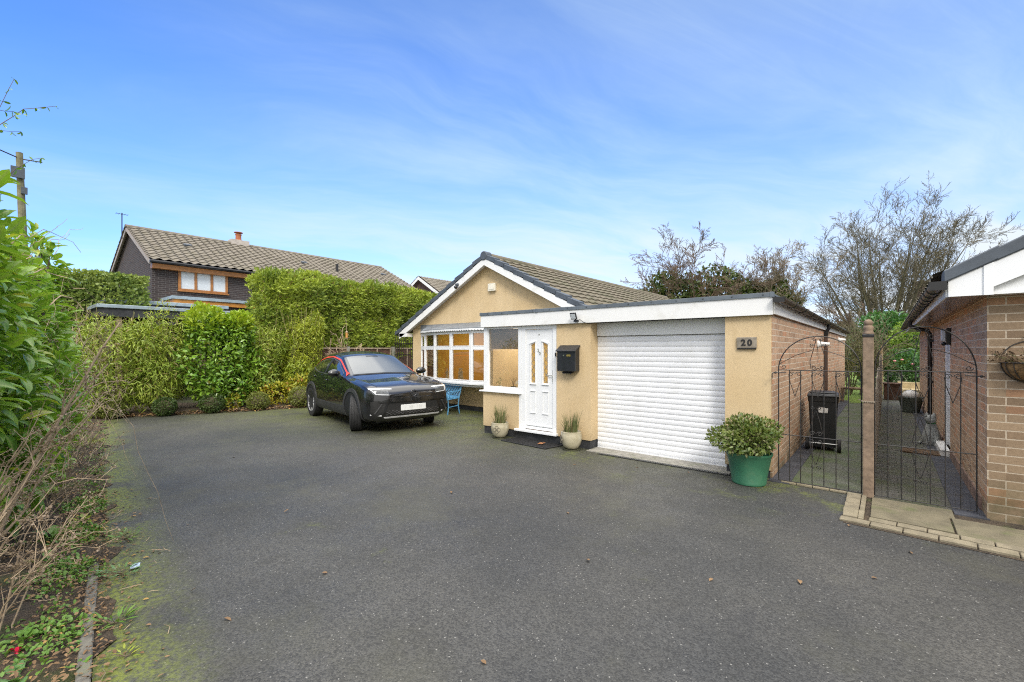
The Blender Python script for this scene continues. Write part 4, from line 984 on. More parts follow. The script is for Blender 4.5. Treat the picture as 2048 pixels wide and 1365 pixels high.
# ================================================================ IRON GATES AND POST
def spiral(b, cx, cz, y, r_, turns, a0, hand, rad=.0036, tail=None):
    pts = []
    for q in np.linspace(0, 1, 22):
        rr = r_*(1-.82*q); a = a0+hand*turns*2*math.pi*q; pts.append((cx+rr*math.cos(a), y, cz+rr*math.sin(a)))
    if tail: pts = [tail]+pts
    b.tube(pts, rad, 4); return b
def gate(x0, x1, y, lab, grp, ztop, zrail, zmid, zbot, hang_left):
    T = thing('garden_gate', lab, 'gate', ((x0+x1)/2, y, 0), group=grp); w_ = x1-x0; cx = (x0+x1)/2
    a = MB(); a.tube([(x0, y, zbot), (x0, y, zrail-.02)]+[(cx-w_/2*math.cos(q), y, zrail+(ztop-zrail)*math.sin(q)) for q in np.linspace(0, math.pi, 25)]+[(x1, y, zrail-.02), (x1, y, zbot)], .0065, 6)
    for z in (zrail, zmid, zbot): a.tube([(x0, y, z), (x1, y, z)], .0058, 6)
    a.build('frame', M['iron'], T)
    nb = 6
    for i in range(1, nb+1):
        xx = x0+w_*i/(nb+1); a = MB(); a.tube([(xx, y-.001, zbot), (xx, y-.001, zrail)], .0052, 6); a.build('bar', M['iron'], T)
    s_ = MB(); r_ = .028
    for k in (0, 1, 2):                                              # hearts under the rail, pairs of scrolls
        hx = x0+w_*(.5+2*k)/(nb-0.0)+w_*.06 if k < 3 else 0
        hx = x0+w_*(2*k+1.5)/(nb+1)
        for sg in (-1, 1):
            spiral(s_, hx+sg*.034, zrail-.045, y-.004, r_, 1.3, math.pi if sg > 0 else 0, -sg); zlo = zrail-.30
            s_.tube([(hx+sg*.062, y-.004, zrail-.05), (hx+sg*.05, y-.004, zrail-.13), (hx, y-.004, zlo)], .0034, 4)
    for (hx, hz) in ((cx-.02, zmid),):
        for sg in (-1, 1):
            for up in (-1, 1):
                spiral(s_, hx+sg*.034, hz+up*.042, y-.004, r_, 1.3, math.pi if sg > 0 else 0, -sg*up)
                s_.tube([(hx+sg*.062, y-.004, hz+up*.05), (hx+sg*.04, y-.004, hz+up*.17), (hx+sg*.004, y-.004, hz+up*.30)], .0034, 4)
                spiral(s_, hx+sg*.03, hz+up*.335, y-.004, .022, 1.2, math.pi if sg > 0 else 0, sg*up)
    for sg in (-1, 1):                                               # fan in the arch
        spiral(s_, cx+sg*.034, zrail+.034, y-.004, .030, 1.3, math.pi if sg > 0 else 0, sg)
        spiral(s_, cx+sg*(w_/2-.05), zrail+.04, y-.004, .028, 1.3, 0 if sg > 0 else math.pi, -sg)
        s_.tube([(cx+sg*.065, y-.004, zrail+.02), (cx+sg*.075, y-.004, zrail+.10), (cx+sg*.015, y-.004, ztop-.03)], .0034, 4)
        s_.tube([(cx+sg*(w_/2-.01), y-.004, zrail+.07), (cx+sg*w_*.28, y-.004, zrail+.17), (cx+sg*.055, y-.004, zrail+.23)], .0034, 4)
        spiral(s_, cx+sg*.055, ztop-.10, y-.004, .022, 1.2, -math.pi/2, sg); spiral(s_, cx+sg*.03, ztop-.035, y-.004, .02, 1.1, math.pi/2, -sg)
    s_.build('scrollwork', M['iron'], T)
    hx = x0 if hang_left else x1; sg = -1 if hang_left else 1
    a = MB(); a.tube([(hx-sg*.08, y-.012, zrail-.03), (hx+sg*.05, y-.012, zrail-.035), (hx+sg*.065, y-.012, zrail-.05), (hx+sg*.065, y-.012, zrail-.10)], .006, 6); a.ball((hx+sg*.03, y-.012, zrail-.034), .013, 10); a.build('latch', M['iron'], T)
    return T
gate(-.972, -.205, 6.05, 'black wrought iron arched gate in front of the wheelie bin', 'wrought iron side gates', 1.70, 1.315, .565, .03, True)
gate(-.095, .652, 6.05, 'black wrought iron arched gate beside the neighbouring brick wall, right of the timber post', 'wrought iron side gates', 1.78, 1.335, .565, .03, False)
G2 = [o for o in bpy.data.objects if o.name.startswith('garden_gate') and o.parent is None][-1]
a = MB()                                                             # wire mesh tied over the lower half of the right-hand gate
for i in range(15): a.tube([(-.09+i*.05, 6.062, .04), (-.09+i*.05, 6.062, .50)], .0012, 3, cap=False)
for i in range(10): a.tube([(-.09, 6.062, .05+i*.05), (.645, 6.062, .05+i*.05)], .0012, 3, cap=False)
a.build('wire_mesh', M['iron'], G2)
T = thing('gate_post', 'square timber gate post with a turned ball finial between the two iron gates', 'post', (-.148, 6.05, 0))
a = MB(); a.box(-.194, -.102, 6.004, 6.096, 0, 1.68); a.build('shaft', M['timber'], T, bev=.006)
a = MB(); a.box(-.198, -.098, 6.0, 6.10, 1.681, 1.715); a.build('collar', M['black'], T, bev=.006)
a = MB(); a.lathe([(.046, 1.716), (.048, 1.73), (.038, 1.745), (.044, 1.765), (.046, 1.785), (.038, 1.80), (.030, 1.808), (.040, 1.825), (.038, 1.85), (.022, 1.866), (.002, 1.87)], (-.148, 6.05, 0), 24)
a.build('finial', M['timber'], T, smooth=60)
a = MB(); a.tube([(-.20+.11*q, 5.998-.002*math.sin(q*9), 1.005+.006*math.sin(q*40)) for q in np.linspace(0, 1, 24)], .006, 5)
a.tube([(-.196, 5.998, 1.01), (-.205, 6.05, 1.012), (-.23, 6.05, 1.02)], .006, 5); a.build('rope_tie', pm('old_rope', (.25, .21, .16), .9), T)

# ================================================================ WHEELIE BIN (its back with the axle faces the gate)
T = thing('wheelie_bin', 'black wheelie bin with a white sticker against the brick wall behind the left gate', 'bin', (-.762, 8.55, 0), R(4), local=True)
binm = pm('black_bin_plastic', (.013, .014, .016), .42, var=.25, scale=7, bump=.1, bscale=200)
a = MB(); w0, w1, d0, d1 = .155, .192, .18, .225
rows = []
for (z, q) in ((.06, 0), (.10, .05), (.75, .85), (.76, 1.05), (.84, 1.12)):
    w_ = w0+(w1-w0)*q; d_ = d0+(d1-d0)*q; rows.append([(-w_, -d_*.92, z), (-w_*.9, -d_, z), (w_*.9, -d_, z), (w_, -d_*.92, z), (w_, d_, z), (-w_, d_, z), (-w_, -d_*.92, z)])
a.grid(rows); a.add(rows[0][:6], [tuple(range(6))[::-1]]); a.build('body', binm, T)
a = MB(); a.prism([(-.20, -.235, .845), (.20, -.235, .845), (.20, .25, .845), (-.20, .25, .845)], (0, 0, .03)); a.prism([(-.17, -.16, .875), (.17, -.16, .875), (.15, .2, .875), (-.15, .2, .875)], (0, 0, .022))
a.build('lid', binm, T, bev=.012)
a = MB(); a.tube([(-.20, -.27, .845), (.20, -.27, .845)], .017, 10); a.box(-.17, -.13, -.27, -.22, .83, .86); a.box(.13, .17, -.27, -.22, .83, .86); a.box(-.015, .015, -.28, -.22, .83, .865); a.build('handle', binm, T)
for s_ in (-1, 1):
    wb = MB(); wb.lathe([(.05, -.024), (.094, -.024), (.10, -.016), (.10, .016), (.094, .024), (.05, .024)], (s_*.200, -.19, .10), 28, 'x'); wh = wb.build('wheel', M['blackrub'], T, smooth=35)
    wb = MB(); wb.lathe([(.03, -.02), (.06, -.012), (.06, .012), (.03, .02)], (s_*.20, -.19, .10), 16, 'x'); wb.build('hub', binm, wh)
a = MB(); a.tube([(-.19, -.205, .115), (.19, -.205, .115)], .009, 8); a.build('axle', M['chrome'], T)
a = MB(); a.prism([(-.055, -.2165, .585), (.06, -.2165, .585), (.065, -.2185, .655), (.02, -.2195, .668), (-.02, -.2195, .668), (-.06, -.2185, .655)], (0, -.003, 0)); a.build('sticker', M['upvc_dirty'], T)

# ================================================================ NEIGHBOURING BRICK BUNGALOW ON THE RIGHT
N = thing('brick_bungalow', 'buff brick bungalow with deep white eaves and slate grey verge at the right edge', 'house', (.71, 5.93, 0))
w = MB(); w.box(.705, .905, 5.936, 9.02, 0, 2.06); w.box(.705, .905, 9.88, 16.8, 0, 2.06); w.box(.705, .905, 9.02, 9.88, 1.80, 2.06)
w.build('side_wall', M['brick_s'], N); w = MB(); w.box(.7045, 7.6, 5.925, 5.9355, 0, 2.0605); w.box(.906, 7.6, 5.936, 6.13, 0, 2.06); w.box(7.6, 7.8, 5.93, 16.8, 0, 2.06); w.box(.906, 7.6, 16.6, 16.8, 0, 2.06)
nz = lambda x: 2.265+.49*(min(x, 8.09-x)-.40)
w.prism([(.706, 5.926, 2.061), (7.8, 5.926, 2.061), (7.8, 5.926, nz(7.8)-.13), (4.045, 5.926, nz(4.045)-.13), (.706, 5.926, nz(.706)-.13)], (0, .2, 0)); w.build('front_wall', M['brick_r'], N)
w = MB(); tile_slope(w, (.36, 5.86, nz(.36)-.02), (0, 1, 0), 11.1, (.898, 0, .44), 4.1, pitch=.3, course=.31, roll=.02, step=.028, seg=4)
tile_slope(w, (7.73, 5.86, nz(7.73)-.02), (0, 1, 0), 11.1, (-.898, 0, .44), 4.1, pitch=.3, course=.31, roll=.02, step=.028, seg=4); w.build('roof', M['tile_b'], N)
w = MB()
for i in range(11):
    xa, xb = .40+i*.335, .40+(i+1)*.335+.02
    za, zb = nz(xa)+.012, nz(xb)+.028; w.prism([(xa, 5.72, za), (xb, 5.72, zb), (xb, 5.72, zb-.125), (xa, 5.72, za-.115)], (0, .20, 0))
w.build('verge', M['verge'], N, bev=.010)
w = MB(); w.prism([(.435, 5.745, 2.035), (.715, 5.745, 2.035), (.715, 5.745, nz(.715)-.10), (.435, 5.745, nz(.435)-.10)], (0, .022, 0))
w.prism([(.719, 5.740, nz(.719)-.32), (4.04, 5.740, nz(4.04)-.32), (4.04, 5.740, nz(4.04)-.10), (.719, 5.740, nz(.719)-.10)], (0, .022, 0))
w.prism([(.66, 5.735, 2.033), (.722, 5.735, 2.033), (.722, 5.735, nz(.722)-.10), (.66, 5.735, nz(.66)-.10)], (0, .009, 0))
w.build('barge_board', M['upvc'], N, bev=.002)
w = MB(); w.box(.722, 4.0, 5.768, 5.928, 2.04, 2.062); w.box(.725, 3.9, 5.80, 5.815, 2.064, 2.40); w.build('gable_soffit', M['upvc'], N)
w = MB(); w.box(.420, .435, 5.77, 16.9, 2.035, 2.17); w.build('fascia_board', M['upvc'], N)
w = MB(); w.box(.436, .704, 5.768, 16.85, 2.037, 2.05); w.build('soffit', pm('brown_soffit', (.20, .155, .12), .22, var=.15, scale=2), N)
gt = MB(); P = []
for y in (5.74, 16.9): P.append([(.365+.056*math.cos(a), y, 2.165+.056*math.sin(a)) for a in np.linspace(math.pi, 2*math.pi, 9)]+[(.365+.048*math.cos(a), y, 2.165+.048*math.sin(a)) for a in np.linspace(2*math.pi, math.pi, 9)])
gt.grid(P); gu = gt.build('gutter', pm('grimy_gutter', (.06, .055, .05), .4, var=.4, scale=9), N)
for i in range(26):
    gt = MB(); y = 5.76+i*.44
    for k in range(8):
        a0_, a1_ = math.pi+k*math.pi/8, math.pi+(k+1)*math.pi/8
        gt.beam((.365+.061*math.cos(a0_), y, 2.165+.061*math.sin(a0_)), (.365+.061*math.cos(a1_), y, 2.165+.061*math.sin(a1_)), .05, .009, (0, 0, 1) if abs(math.cos(a0_)) < .6 else (1, 0, 0))
    gt.build('bracket', M['black'], gu)
gt = MB(); gt.box(.305, .425, 5.705, 5.735, 2.10, 2.18); gt.build('stop_end', M['black'], gu)
w = MB(); w.tube([(.365, 12.05, 2.12), (.365, 12.05, 2.03), (.50, 12.05, 1.96), (.62, 12.05, 1.93), (.655, 12.05, 1.86), (.655, 12.05, .05)], .036, 10)
for z in (.9, 1.7): w.box(.64, .703, 11.99, 12.11, z, z+.05)
w.build('downpipe', M['black'], N, smooth=40)
w = MB(); w.box(.715, .80, 9.03, 9.10, .06, 1.79); w.box(.715, .80, 9.80, 9.87, .06, 1.79); w.box(.715, .80, 9.10, 9.80, 1.72, 1.79); w.box(.745, .785, 9.11, 9.79, .06, 1.71)
sd = w.build('side_door', M['upvc'], N, bev=.003)
w = MB(); w.add([(.742, 9.22, 1.0), (.742, 9.68, 1.0), (.742, 9.68, 1.62), (.742, 9.22, 1.62)], [(0, 1, 2, 3)]); w.build('pane', M['glass_d'], sd)
w = MB(); w.box(.725, .742, 9.14, 9.17, .9, 1.05); w.beam((.72, 9.155, .98), (.72, 9.27, .98), .012, .014); w.build('handle', M['chrome'], sd)
w = MB(); w.box(.60, .704, 8.98, 9.92, .004, .10); w.build('door_step', M['upvc_dirty'], N, bev=.005)
w = MB(); w.box(.69, .7045, 6.2, 8.9, .016, .14); w.box(.69, .7045, 10, 16.7, .016, .14); w.build('plinth', pm('stained_plinth', (.20, .13, .10), .85, var=.3, scale=6), N)
T = thing('wall_light', 'grey and black bulkhead light with sensor above the side door of the right bungalow', 'light', (.70, 8.93, 1.72))
a = MB(); a.box(.655, .703, 8.88, 8.98, 1.62, 1.86); a.build('back_plate', M['black'], T, bev=.006)
a = MB(); a.box(.60, .654, 8.89, 8.97, 1.67, 1.84); a.build('diffuser', M['frost'], T, bev=.012)
a = MB(); a.ball((.63, 8.93, 1.635), .028, 12); a.build('sensor', M['black'], T, smooth=True)
# hanging basket on the near wall
T = thing('hanging_basket', 'half round wire basket with coconut liner and withered plants on the right brick wall', 'hanging basket', (.97, 5.93, 1.4))
coir = pm('coconut_liner', (.20, .115, .045), .95, var=.45, scale=22, bump=.9, bscale=70, bdist=.012)
cx, cy, cz, rr = .975, 5.921, 1.435, .185
P = [[(cx-rr*math.cos(t_)*math.cos(p_), cy-rr*math.sin(t_)*math.cos(p_), cz-rr*.92*math.sin(p_)) for t_ in np.linspace(0, math.pi, 21)] for p_ in np.linspace(0, math.pi/2-.02, 10)]
a = MB(); a.grid(P, flip=True); a.add([(cx-rr*.98*math.cos(t_), cy-rr*.98*math.sin(t_), cz-.015) for t_ in np.linspace(0, math.pi, 21)], [tuple(range(21))[::-1]]); a.build('liner', coir, T, smooth=True)
a = MB(); r2 = rr+.005
a.tube([(cx-r2*math.cos(t_), cy-r2*math.sin(t_), cz) for t_ in np.linspace(0, math.pi, 21)]+[(cx-r2, cy, cz)], .005, 5)
for t_ in np.linspace(0.1, math.pi-.1, 9): a.tube([(cx-r2*math.cos(t_)*math.cos(p_), cy-r2*math.sin(t_)*math.cos(p_), cz-r2*.93*math.sin(p_)) for p_ in np.linspace(0, math.pi/2, 9)], .0038, 5)
a.tube([(cx-r2*math.cos(t_), cy-.002, cz+r2*1.02*math.sin(t_)) for t_ in np.linspace(0, math.pi, 21)], .005, 5)
a.tube([(cx, cy-.002, cz), (cx, cy-.002, cz+r2*1.05), (cx, cy-.012, cz+.245), (cx-.03, cy-.02, cz+.25), (cx-.04, cy-.012, cz+.22)], .005, 5); a.build('wire_frame', M['iron'], T)
a = MB()
for k in range(110):
    t_ = random.uniform(0, math.pi); q = rr*math.sqrt(random.random())*.95; b0 = Vector((cx-q*math.cos(t_), cy-q*math.sin(t_)*.95-.003, cz-.01))
    d_ = Vector((-math.cos(t_)*random.uniform(.2, 1.3)-.2, -abs(math.sin(t_))*random.uniform(.1, .7), random.uniform(.2, 1.0))).normalized(); L = random.uniform(.07, .19)
    p1 = b0+d_*L*.6+Vector((0, 0, .01)); p2 = b0+d_*L+Vector((random.uniform(-.02, .02), 0, random.uniform(-.03, .02)))
    p1.y = min(p1.y, cy-.004); p2.y = min(p2.y, cy-.004)
    a.tube([b0, p1, p2], [.0024, .002, .001], 3)
    for _ in range(2): c_ = p1.lerp(p2, random.random()); a.obox(c_, Vector((random.uniform(-.009, .009), -.003, random.uniform(-.008, .008))), Vector((.003, -.004, .004)), Vector((.0006, .0006, .0006)))
a.build('dry_plant', leafmat('withered_stem', (.13, .085, .05), (.22, .15, .085), (.10, .12, .04), dead=.12), T)
# cat ornament, mats and tubs on the neighbour's path
T = thing('cat_ornament', 'grey and white stone sitting cat with a green collar below the downpipe', 'ornament', (.56, 9.98, 0))
catm = pm('grey_cat_stone', (.25, .26, .25), .7, var=.25, scale=9)
a = MB(); cx, cy = .56, 9.98
a.lathe([(.10, .005), (.115, .04), (.12, .10), (.105, .19), (.08, .28), (.066, .34), (.05, .37), (.001, .38)], (cx, cy, 0), 22)
a.lathe([(.001, -.07), (.05, -.058), (.074, -.01), (.07, .03), (.045, .062), (.001, .074)], (cx-.012, cy-.03, .425), 18)
for s_ in (-1, 1):
    a.lathe([(.032, 0), (.02, .032), (.001, .06)], (cx-.012+s_*.042, cy-.025, .475), 8); a.tube([(cx+s_*.045, cy-.085, .22), (cx+s_*.045, cy-.115, .08), (cx+s_*.045, cy-.125, .012)], [.034, .028, .03], 9)
a.tube([(cx+.08, cy+.06, .02), (cx-.02, cy+.13, .025), (cx-.14, cy+.04, .025), (cx-.15, cy-.05, .022)], [.024, .022, .02, .012], 8)
a.ball((cx-.012, cy-.098, .41), .026, 10); a.build('body', catm, T, smooth=60)
a = MB(); a.lathe([(.058, .355), (.064, .362), (.064, .375), (.057, .38)], (cx-.004, cy-.01, 0), 20); a.build('collar', pm('green_collar', (.03, .14, .05), .5), T)
T = solo(MB().prism([(.16, 8.99, .006), (.60, 8.93, .006), (.62, 9.28, .006), (.18, 9.36, .006)], (0, 0, .022)), 'coir_mat', pm('brown_coir', (.10, .06, .03), .95, var=.4, scale=25, bump=.9, bscale=90), 'brown coconut doormat on the path beside the white side door', 'mat', (.39, 9.14, .006), bev=.006)
T = thing('metal_tub', 'grey galvanised tub holding a white bag on the far end of the path', 'tub', (.50, 14.9, 0))
a = MB(); a.lathe([(.17, .01), (.235, .36), (.245, .37), (.245, .385), (.225, .38), (.16, .05)], (.46, 14.9, 0), 26); a.build('tub_body', pm('galvanised', (.17, .20, .18), .5, .5, var=.2), T, smooth=40)
a = MB(); a.tube([(.22, 14.9, .36), (.27, 14.9, .50), (.46, 14.9, .56), (.65, 14.9, .50), (.70, 14.9, .36)], .008, 5); a.build('handle', M['iron'], T)
a = MB(); a.ball((.46, 14.9, .42), .17, 12, .75); a.build('white_bag', M['upvc_dirty'], T, smooth=True)
# green tub with the evergreen
T = thing('green_planter', 'large green plastic tub with evergreen shrub in front of the number 20 pier', 'plant pot', (-1.235, 5.80, 0))
a = MB(); gx, gy = -1.235, 5.80
a.lathe([(.165, .0), (.178, .005), (.183, .03), (.181, .035), (.228, .30), (.243, .335), (.249, .345), (.249, .362), (.235, .362), (.225, .33), (.20, .30)], (gx, gy, .002), 48); gp = pm('green_plastic', (.030, .125, .068), .45, var=.12, scale=6, dirt=(.10, .14, .07), dscale=6, damt=.3); a.build('tub', gp, T, smooth=50)
a = MB(); a.lathe([(.205, .30), (.1, .315), (.001, .32)], (gx, gy, 0), 20); a.build('soil', M['soil'], T)
GREEN_TUB = T
# ================================================================ HOUSE BEHIND THE HEDGE
H = thing('brick_house', 'dark brick house with grey pantiled roof and orange framed window behind the hedges', 'house', (-24, 10, 0))
w = MB(); hz = lambda x: 6.73-.48*abs(x+24.55)
w.box(-21.2, -21.0, 4.3, 16.4, 0, 4.86); w.box(-28.1, -27.9, 4.3, 16.4, 0, 4.86); w.box(-27.9, -21.2, 16.2, 16.4, 0, 4.86); w.box(-27.9, -21.2, 4.3, 4.5, 0, 4.86)
for y in (4.3, 16.2): w.prism([(-28.1, y, 4.861), (-21.0, y, 4.861), (-21.0, y, hz(-21)-.08), (-24.55, y, 6.65), (-28.1, y, hz(-28.1)-.08)], (0, .2, 0))
w.build('wall', M['brick_d'], H)
w = MB(); Ls = 4.37
pan = lambda q: max(0, math.cos(2*math.pi*q))**.8 if abs(q-.5) > .28 else .0
tile_slope(w, (-20.62, 4.12, hz(-20.62)), (0, 1, 0), 12.45, (-.9015, 0, .4327), Ls, pitch=.31, course=.335, roll=.055, step=.035, seg=8)
tile_slope(w, (-28.48, 4.12, hz(-28.48)), (0, 1, 0), 12.45, (.9015, 0, .4327), Ls, pitch=.31, course=.335, roll=.055, step=.035, seg=4)
hr = w.build('roof', M['tile_l'], H)
w = MB()
for i in range(28):
    y0 = 4.12+i*.445; w.prism([(-24.55+.14*math.cos(a), y0, 6.70+.12*math.sin(a)) for a in np.linspace(0, math.pi, 8)], (0, .438, 0))
w.build('ridge', M['tile_l'], hr)
for (x, y) in ((-22.9, 5.9), (-22.9, 10.9), (-22.9, 15.6)): w = MB(); w.obox((x, y, hz(x)+.06), (.07, 0, -.035), (0, .14, 0), (.02, 0, .05)); w.build('roof_vent', M['verge'], hr, bev=.01)
w = MB(); w.tube([(-22.3, 12.35, hz(-22.3)), (-22.3, 12.35, hz(-22.3)+.42)], .07, 12); w.build('soil_pipe', M['black'], hr)
w = MB(); w.box(-24.85, -24.35, 8.05, 8.85, 6.2, 6.93); w.build('chimney', pm('pale_chimney', (.42, .38, .34), .9), hr)
w = MB(); w.lathe([(.16, 6.93), (.13, 6.98), (.12, 7.16), (.14, 7.2), (.14, 7.24), (.1, 7.24)], (-24.55, 8.42, 0), 16); w.lathe([(.02, 7.24), (.02, 7.30), (.19, 7.30), (.19, 7.33), (.02, 7.34)], (-24.55, 8.42, 0), 16); w.build('chimney_pot', pm('terracotta', (.33, .11, .05), .85), hr)
w = MB(); w.box(-20.99, -20.72, 4.25, 16.5, 4.57, 4.74); w.build('eaves_board', M['oak'], H)
w = MB(); w.tube([(-20.58, 4.15, 4.80), (-20.58, 16.55, 4.80)], .055, 8); w.build('gutter', M['black'], H)
w = MB()
for sg in (-1, 1): w.beam((-24.55, 4.17, 6.62), (-24.55+sg*3.9, 4.17, 6.62-.48*3.9), .05, .14, (0, 0, 1))
w.build('barge_board', pm('grey_barge_board', (.33, .29, .26), .7), H)
w = MB(); y0, y1, z0, z1 = 5.10, 6.80, 3.85, 4.68
w.box(-21.02, -20.95, y0, y1, z0, z0+.07); w.box(-21.02, -20.95, y0, y1, z1-.07, z1); w.box(-20.99, -20.90, y0-.03, y1+.03, z0-.05, z0-.002)
for y in (y0, y0+.53, y0+1.08, y1-.09): w.box(-21.019, -20.948, y, y+.09, z0+.071, z1-.071)
wf = w.build('window', M['oak'], H, bev=.006)
w = MB(); w.box(-20.998, -20.985, y0+.05, y1-.05, z0+.05, z1-.05); w.build('pane', M['frost'], wf)
T = thing('aerial', 'thin television aerial mast at the gable of the dark brick house', 'aerial', (-24.7, 4.10, 6.6))
w = MB(); w.tube([(-24.7, 4.05, 6.2), (-24.7, 4.05, 7.3)], .020, 6); w.build('mast', M['iron'], T)
w = MB(); w.tube([(-24.7, 3.85, 7.25), (-24.7, 4.25, 7.25)], .010, 5)
for i in range(5): w.tube([(-24.85, 3.87+i*.09, 7.25), (-24.55, 3.87+i*.09, 7.25)], .006, 4)
w.build('array', M['iron'], T)
# its flat roofed bay and the car port
T = thing('flat_roof_bay', 'flat roofed bay with grey lead edge and orange fascia under the orange framed window', 'extension', (-20.3, 6.3, 0))
w = MB(); w.box(-20.99, -19.6, 4.7, 8.5, 0, 3.20); w.build('wall', M['brick_d'], T)
w = MB(); w.box(-20.99, -19.50, 4.6, 8.6, 3.201, 3.37); w.build('fascia', pm('orange_fascia', (.42, .18, .03), .5, var=.2), T)
w = MB(); w.box(-20.99, -19.45, 4.55, 8.65, 3.371, 3.48); w.build('lead_edge', pm('blue_grey_edge', (.26, .32, .36), .5, var=.15), T)
T = thing('car_port', 'low flat roofed car port with two blue grey roof edges behind the laurel shrubs', 'car port', (-17.3, 4.3, 0))
edge = pm('pale_roof_edge', (.25, .31, .35), .5, var=.2, dirt=(.12, .13, .12), damt=.5)
w = MB(); w.box(-19.4, -17.3, 2.42, 5.55, 2.60, 2.93); w.box(-17.29, -15.55, 2.1, 6.55, 2.42, 2.64); w.build('roof_deck', M['plinth'], T)
w = MB(); w.box(-19.45, -17.25, 2.35, 5.62, 2.931, 3.04); w.box(-17.24, -15.50, 2.05, 6.62, 2.641, 2.735); w.build('roof_edge', edge, T, bev=.01)
w = MB(); w.box(-19.4, -15.7, 2.3, 2.4, 0, 2.41); w.box(-19.4, -19.3, 2.41, 6.4, 0, 2.41); w.build('back_wall', M['brick_d'], T)
w = MB(); w.box(-15.72, -15.66, 5.1, 5.9, 1.9, 2.4); w.build('frosted_panel', M['frost'], T)
for y in (2.5, 4.4, 6.3): w = MB(); w.box(-15.72, -15.6, y-.06, y+.06, 0, 2.41); w.build('post', M['timber'], T)
# house far behind, over the ridge line
D = thing('far_house', 'distant brown brick house with white barge boards above the conifer hedge', 'house', (-31, 27, 0))
ez = 5.9; px0, px1, yf = -31.6, -25.4, 24.5; rx = (px0+px1)/2
dz = lambda x: 7.78-.6*abs(x+30.45)
w = MB(); w.box(-33.2, -27.7, yf, yf+9, 0, dz(-33.2)-.05); w.prism([(-33.2, yf, dz(-33.2)-.049), (-27.7, yf, dz(-27.7)-.049), (-30.45, yf, 7.7)], (0, .3, 0)); w.build('wall', M['brick_dr'], D)
w = MB(); tile_slope(w, (-27.35, yf-.3, dz(-27.35)), (0, 1, 0), 9.6, (-.857, 0, .514), 3.62, pitch=.33, course=.36, roll=.04, step=.03, seg=4); tile_slope(w, (-33.55, yf-.3, dz(-33.55)), (0, 1, 0), 9.6, (.857, 0, .514), 3.62, pitch=.33, course=.36, roll=.04, step=.03, seg=4)
w.build('roof', M['tile_l'], D)
w = MB()
for sg in (-1, 1): w.prism([(-30.45, yf-.33, 7.74), (-30.45+sg*3.12, yf-.33, dz(-30.45+3.12)-.04), (-30.45+sg*3.12, yf-.33, dz(-30.45+3.12)-.30), (-30.45, yf-.33, 7.48)], (0, .05, 0))
w.build('barge_board', M['upvc_dirty'], D)
D = thing('chimney_house', 'distant red brick house with a chimney behind the tall bare tree', 'house', (6.0, 62, 0))
w = MB(); w.box(2.0, 11, 60, 66, 0, 5.2); w.build('wall', M['brick_dr'], D)
w = MB(); w.prism([(1.8, 59.7, 5.2), (1.8, 66.3, 5.2), (1.8, 63, 7.4)], (9.4, 0, 0)); dr_ = w.build('roof', M['tile_l'], D)
w = MB(); w.box(2.3, 3.6, 62.4, 63.6, 6.4, 8.6); w.build('chimney', M['brick_dr'], dr_)
# ================================================================ FENCES, RAILING, POLE
F = thing('panel_fence', 'brown overlapping board fence below the conifer hedge, beyond the car', 'fence', (-13.9, 8.5, 0))
fm = pm('brown_fence_board', (.10, .052, .036), .85, var=.35, scale=9, dirt=(.15, .12, .09), damt=.5); fm2 = pm('pale_fence_rail', (.27, .21, .15), .85, var=.25, scale=9)
w = MB()
for k in range(11):
    for (y0, y1) in ((6.3, 8.05), (8.10, 9.78), (9.95, 11.6), (11.65, 13.3)): w.obox((-13.90+.006*(k % 2), (y0+y1)/2, .10+k*.135+.07), (.004, 0, 0), (0, (y1-y0)/2, 0), (.008, 0, .078))
w.build('boards', fm, F)
w = MB()
for (y0, y1) in ((6.3, 8.05), (8.10, 9.78), (9.95, 11.6), (11.65, 13.3)):
    w.box(-13.93, -13.86, y0, y1, 1.575, 1.625)
    for q in (.0, .33, .66, 1): yy = y0+(y1-y0-.045)*q; w.box(-13.885, -13.86, yy, yy+.045, .1, 1.574)
w.build('rail', fm2, F)
for y in (6.25, 8.075, 9.86, 11.62):
    w = MB(); w.box(-13.95, -13.83, y-.05+.001, y+.049, 0, 1.66); w.build('post', M['concrete'], F)
T = thing('iron_railing', 'tall black vertical bar railing between the fence and the bungalow', 'railing', (-12, 9.87, 0))
w = MB()
for z in (.15, 1.35, 1.75): w.box(-13.78, -10.52, 9.855, 9.885, z, z+.035)
w.build('rail', M['iron'], T)
for i in range(26):
    x = -13.74+i*.125; w = MB(); w.tube([(x, 9.868, .08), (x, 9.868, 1.98), (x, 9.868, 2.08)], [.011, .011, .002], 6); w.build('bar', M['iron'], T)
T = thing('brick_garden_wall', 'dark brick garden wall behind the iron railing', 'wall', (-12, 13.5, 0))
w = MB(); w.box(-13.8, -10.3, 13.45, 13.65, 0, 1.62); w.build('wall', M['brick_dr'], T)
P_ = thing('utility_pole', 'tall weathered wooden pole with grey boxes near its top at the left edge', 'pole', (-22.15, 1.06, 0))
w = MB(); w.tube([(-22.15, 1.26, 0), (-22.15, 1.02, 8.1)], [.135, .085], 12); w.build('shaft', pm('grey_green_timber', (.17, .16, .095), .9, var=.3, scale=8, bump=.4, bscale=50), P_)
w = MB(); w.box(-22.05, -21.97, .82, 1.14, 7.22, 7.58); bxm = pm('slate_box', (.06, .075, .09), .6); w.build('junction_box', bxm, P_); w = MB(); w.box(-22.05, -21.96, 1.05, 1.20, 6.72, 6.94); w.build('junction_box', bxm, P_)
w = MB()
for s_ in (-1, 1):
    w.tube([(-22.15, 1.06, 7.9), (-22.15+s_*.2, 1.06-s_*.5, 8.0)], .02, 5)
w.build('bracket', M['iron'], P_)
